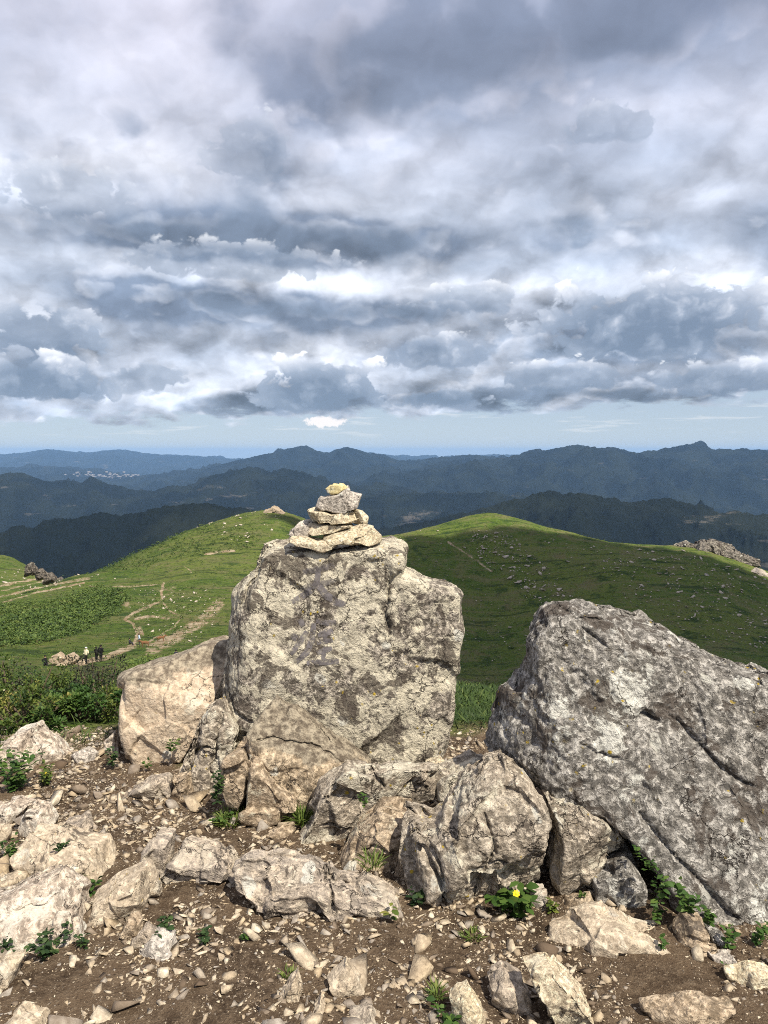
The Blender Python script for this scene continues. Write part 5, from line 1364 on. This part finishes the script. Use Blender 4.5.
SUN_EL, SUN_AZ = R(54), R(145)      # azimuth measured clockwise from the viewing direction
def sky():
    w = bpy.data.worlds.new('World'); scene.world = w; w.use_nodes = True; w.cycles.sampling_method = 'NONE'
    nt = w.node_tree; nt.nodes.clear(); g = G(nt)
    out = g.n('ShaderNodeOutputWorld')
    nis = g.n('ShaderNodeTexSky', sky_type='NISHITA', sun_disc=False, sun_elevation=SUN_EL, sun_rotation=SUN_AZ, altitude=2400)
    d = g.vm('NORMALIZE', g.n('ShaderNodeTexCoord').outputs['Generated'])
    sp = g.n('ShaderNodeSeparateXYZ', i={'Vector': d})
    dx, dy, dz = sp.outputs
    az = g.m('ARCTAN2', dx, dy); el = g.m('ARCSINE', dz)
    den0 = g.m('ADD', g.m('MAXIMUM', dz, 0.), .52)
    den = g.m('MULTIPLY', den0, .55)
    P = g.n('ShaderNodeCombineXYZ', i={'X': g.m('DIVIDE', dx, den), 'Y': g.m('DIVIDE', dy, den)}).outputs[0]
    # broad masses of the cloud deck over the sky's azimuth and height
    def ae(px, py):
        r = np.array([float(k) for k in ray(px, py)]); r /= np.linalg.norm(r)
        return math.atan2(r[0], r[1]), math.asin(r[2])
    def bump(px, py, sx, sy):
        A, E = ae(px, py)
        q = g.m('ADD', g.m('POWER', g.m('ABSOLUTE', g.m('DIVIDE', g.m('SUBTRACT', azw, A), sx / F)), 2.),
                g.m('POWER', g.m('ABSOLUTE', g.m('DIVIDE', g.m('SUBTRACT', elw, E), sy / F)), 2.))
        return g.m('EXPONENT', g.m('MULTIPLY', q, -1.))
    wcol = g.n('ShaderNodeSeparateColor', i={'Color': g.noise(P, 2.2, 5, .6, dims='2D', col=True)})
    azw = g.m('ADD', az, g.m('MULTIPLY', g.m('SUBTRACT', wcol.outputs[0], .5), .14))
    elw = g.m('ADD', el, g.m('MULTIPLY', g.m('SUBTRACT', wcol.outputs[1], .5), .045))
    acc = None
    for (px, py, sx, sy, a) in CLOUDS:
        t = g.m('MULTIPLY', bump(px, py, sx, sy), a)
        acc = t if acc is None else g.m('ADD', acc, t)
    hi = g.ss(el, .04, .5)                      # 0 low over the horizon, 1 overhead
    wc2 = g.vm('SCALE', g.vm('SUBTRACT', g.noise(P, 5., 4, .55, dims='2D', col=True), (.5, .5, .5)), scale=.13)
    Pv = g.vm('ADD', P, wc2)
    def dens(p, sc, off, full):
        q = g.vm('ADD', p, off)
        f = g.noise(q, sc, 8 if full else 3, .50, .0, dims='2D')
        if not full: return f
        b = g.vor(g.vm('ADD', Pv, off), sc * 2.6, dims='2D', Detail=1.5, Roughness=.5)
        return g.m('ADD', f, g.m('MULTIPLY', g.m('SUBTRACT', .42, b), .26))
    # bright high sheet behind
    s1 = g.noise(P, .9, 7, .55, .3, dims='2D')
    C = g.ramp(g.m('ADD', s1, g.m('MULTIPLY', acc, .8)), [(.15, (.27, .33, .42)), (.42, (.44, .48, .55)), (.60, (.62, .64, .69)), (.85, (1.02, 1.01, 1.0))])
    for sc, off, thr, soft, gain, top, core in LAYERS:
        dd = dens(P, sc, off, True)
        up = dens(g.vm('SCALE', P, scale=1 - .10 / sc), sc, off, False)
        bias = g.m('MULTIPLY', acc, -gain * .95)
        m_ = g.ss(g.m('ADD', dd, bias), thr, g.m('ADD', thr + soft, g.m('MULTIPLY', hi, .12)))
        cr = g.m('ADD', g.m('ADD', g.m('MULTIPLY', up, .65), g.m('MULTIPLY', dd, .35)), bias)
        cc = g.mix(g.ss(cr, thr - .05, thr + .27), top, core)
        C = g.mix(g.m('MULTIPLY', m_, .85), C, cc)
    # billowy relief: brighter where the cloud swells upward, darker underneath
    n_a = g.noise(Pv, 3.2, 7, .52, dims='2D'); n_b = g.noise(g.vm('SCALE', Pv, scale=.968), 3.2, 4, .50, dims='2D')
    v_a = g.vor(Pv, 5.2, dims='2D', Detail=2., Roughness=.5)
    fm = g.m('ADD', 1.0, g.m('MULTIPLY', g.m('SUBTRACT', n_a, n_b), 1.7))
    fm = g.m('ADD', fm, g.m('MULTIPLY', g.m('SUBTRACT', .45, v_a), .38))
    fm = g.m('ADD', fm, g.m('MULTIPLY', g.m('SUBTRACT', n_a, .5), .3))
    fm = g.m('ADD', 1.0, g.m('MULTIPLY', g.m('SUBTRACT', fm, 1.), g.ss(el, .55, .12, .35, .9)))
    C = g.mix(1., C, g.n('ShaderNodeCombineColor', i={0: fm, 1: fm, 2: fm}).outputs[0], 'MULTIPLY')
    tone = g.m('ADD', 1.0, g.m('MULTIPLY', acc, .6))
    C = g.mix(1., C, g.n('ShaderNodeCombineColor', i={0: tone, 1: tone, 2: tone}).outputs[0], 'MULTIPLY')
    C = g.mix(1., C, (.92, .955, 1.01), 'MULTIPLY')
    C = g.mix(g.ss(el, .22, .55), C, g.mix(1., C, (1.05, .975, 1.0), 'MULTIPLY'))
    # separate heaped clouds standing in the deck: lit crowns, shaded flat bases
    av = g.n('ShaderNodeCombineXYZ', i={'X': g.m('MULTIPLY', az, 15.), 'Y': g.m('MULTIPLY', el, 19.)}).outputs[0]
    avw = g.vm('ADD', av, g.vm('SCALE', g.vm('SUBTRACT', g.noise(av, 1.6, 4, .55, dims='2D', col=True), (.5, .5, .5)), scale=.35))
    puff = g.m('ADD', g.m('MULTIPLY', g.m('SUBTRACT', .42, g.vor(avw, 1.1, dims='2D', Detail=3., Roughness=.55, Lacunarity=2.1)), .9),
               g.m('MULTIPLY', g.m('SUBTRACT', g.noise(avw, 1.9, 7, .58, dims='2D'), .5), 1.1))
    for (px, py, sx, sy, k) in HEAPS:
        A, E = ae(px, py)
        da = g.m('DIVIDE', g.m('SUBTRACT', az, A), sx / F); de = g.m('DIVIDE', g.m('SUBTRACT', el, E), sy / F)
        q = g.m('SQRT', g.m('ADD', g.m('MULTIPLY', da, da), g.m('MULTIPLY', de, de)))
        f = g.m('ADD', g.m('SUBTRACT', 1., q), g.m('MULTIPLY', puff, .62))
        mk = g.m('MULTIPLY', g.ss(f, .04, .20), g.ss(g.m('ADD', de, g.m('MULTIPLY', puff, .30)), -.85, -.55))
        sh = g.m('ADD', g.m('ADD', g.m('MULTIPLY', de, .42), .40), g.m('MULTIPLY', puff, .75))
        sh = g.m('ADD', sh, g.ss(f, .45, .05, 0., .22))
        hc = g.ramp(sh, [(0., (.155, .205, .285)), (.33, (.26, .315, .405)), (.6, (.48, .52, .60)), (1., (.95, .96, .98))])
        C = g.mix(g.m('MULTIPLY', mk, k), C, hc)
    # ragged flat base; below it clear hazy air
    bv = g.n('ShaderNodeCombineXYZ', i={'X': g.m('MULTIPLY', az, 9.), 'Y': g.m('MULTIPLY', el, 30.)}).outputs[0]
    bn = g.noise(bv, 1.6, 7, .6, dims='2D')
    bline = g.m('ADD', g.m('MULTIPLY', g.m('SUBTRACT', bn, .5), .05), g.m('MULTIPLY', az, .03))
    base = g.ss(g.m('SUBTRACT', el, bline), .044, .056)
    air = g.ramp(g.m('MULTIPLY', el, 6.), [(0., (.37, .43, .49)), (.35, (.33, .395, .475)), (1., (.32, .42, .53))])
    stv = g.n('ShaderNodeCombineXYZ', i={'X': g.m('MULTIPLY', az, 7.), 'Y': g.m('MULTIPLY', el, 90.)}).outputs[0]
    stk = g.m('MULTIPLY', g.ss(g.noise(stv, 1.3, 5, .6, dims='2D'), .56, .72), g.ss(el, .012, .03))
    air = g.mix(g.m('MULTIPLY', stk, .4), air, (.72, .69, .68))
    A, E = ae(326, 422)
    pn = g.noise(g.vm('SCALE', d, scale=60.), 1.6, 5, .65)
    q = g.m('ADD', g.m('POWER', g.m('ABSOLUTE', g.m('DIVIDE', g.m('SUBTRACT', az, A), 22 / F)), 2.), g.m('POWER', g.m('ABSOLUTE', g.m('DIVIDE', g.m('SUBTRACT', el, E), 6 / F)), 2.))
    pk = g.ss(g.m('ADD', q, g.m('MULTIPLY', g.m('SUBTRACT', pn, .5), 3.2)), 1.0, .4)
    air = g.mix(g.m('MULTIPLY', pk, .9), air, (.86, .77, .74))
    air = g.mix(g.ss(el, -.06, -.035), (.10, .13, .15), air)
    B0 = g.n('ShaderNodeBackground', i={'Color': nis.outputs[0], 'Strength': .10})
    B1 = g.n('ShaderNodeBackground', i={'Color': g.mix(base, air, C), 'Strength': 1.0})
    mx = g.n('ShaderNodeMixShader', i={0: g.m('ADD', .82, g.m('MULTIPLY', base, .14))})
    nt.links.new(B0.outputs[0], mx.inputs[1]); nt.links.new(B1.outputs[0], mx.inputs[2])
    nt.links.new(mx.outputs[0], out.inputs[0])

LAYERS = (   # scale, offset, threshold, softness, gain, lit edge, shaded core
    (1.05, (3.1, 7.7, 0), .40, .18, .9, (.66, .67, .715), (.255, .30, .375)),
    (1.7, (9.3, 2.2, 0), .445, .14, 1.0, (.82, .82, .855), (.215, .262, .34)),
    (2.6, (5.5, 1.4, 0), .485, .11, 1.0, (.80, .805, .845), (.22, .27, .345)))
HEAPS = (   # picture centre, half sizes, opacity
    (230, 262, 150, 26, .55), (470, 300, 70, 22, .6), (40, 330, 80, 40, .8), (650, 322, 150, 56, .92), (440, 352, 80, 26, .7), (150, 378, 60, 24, .6), (40, 380, 90, 34, .9),
    (560, 378, 110, 22, .75), (320, 388, 95, 40, .95), (720, 380, 90, 24, .8), (440, 398, 70, 16, .8), (70, 195, 80, 40, .5), (610, 122, 60, 26, .45), (250, 150, 60, 46, .4))
CLOUDS = [  # picture centre, radii, brightness
    (60, 40, 200, 90, .05), (520, 60, 170, 48, -.24), (420, 105, 100, 34, -.12), (330, 30, 90, 60, -.08), (740, 0, 250, 26, -.16), (250, 165, 45, 45, -.18), (180, 130, 25, 40, -.04), (60, 160, 90, 70, .10),
    (45, 195, 40, 14, .12), (225, 120, 36, 26, .12), (620, 108, 90, 22, .22), (440, 142, 110, 22, .18), (720, 150, 110, 80, .18), (400, 195, 120, 36, .10), (310, 243, 240, 24, -.34), (560, 232, 120, 36, -.02),
    (170, 268, 190, 15, .24), (490, 290, 100, 12, .24), (20, 305, 50, 20, .22), (60, 335, 50, 14, .22), (300, 312, 230, 14, -.32), (160, 292, 110, 8, -.12), (690, 283, 110, 22, .26), (560, 300, 30, 26, .10), (630, 345, 160, 16, -.34), (500, 345, 40, 16, .18),
    (325, 368, 50, 18, .07), (320, 403, 120, 11, -.36), (40, 375, 70, 24, -.20), (150, 380, 60, 18, .20), (230, 350, 60, 14, -.06), (430, 355, 50, 14, -.14), (590, 372, 120, 8, .14), (650, 393, 170, 9, -.26), (480, 395, 60, 10, -.2), (40, 225, 120, 22, .02), (150, 238, 70, 20, -.18),
]
sky()

sun = bpy.data.lights.new('sun', 'SUN'); sun.energy = 5.0; sun.angle = R(.5); sun.color = (1, .93, .80)
so = bpy.data.objects.new('sun', sun); COL.objects.link(so)
import mathutils
sd = mathutils.Vector((math.sin(SUN_AZ) * math.cos(SUN_EL), math.cos(SUN_AZ) * math.cos(SUN_EL), math.sin(SUN_EL)))
so.rotation_euler = sd.to_track_quat('Z', 'Y').to_euler()

cam = bpy.data.cameras.new('camera'); co_ = bpy.data.objects.new('camera', cam); COL.objects.link(co_)
cam.sensor_fit = 'VERTICAL'; cam.angle = 2 * math.atan(512 / F); cam.clip_start = .05; cam.clip_end = 200000
co_.location = (0, 0, EYE); co_.rotation_euler = (R(90) - PITCH, 0, 0)
scene.camera = co_
vs = scene.view_settings
vs.view_transform = 'Standard'; vs.look = 'None'; vs.gamma = 1; vs.exposure = .5; vs.use_curve_mapping = False
scene.cycles.max_bounces = 4; scene.cycles.diffuse_bounces = 2; scene.cycles.glossy_bounces = 1; scene.cycles.transmission_bounces = 2
scene.cycles.transparent_max_bounces = 8; scene.cycles.volume_bounces = 0
scene.cycles.use_denoising = False; scene.cycles.filter_width = 1.0
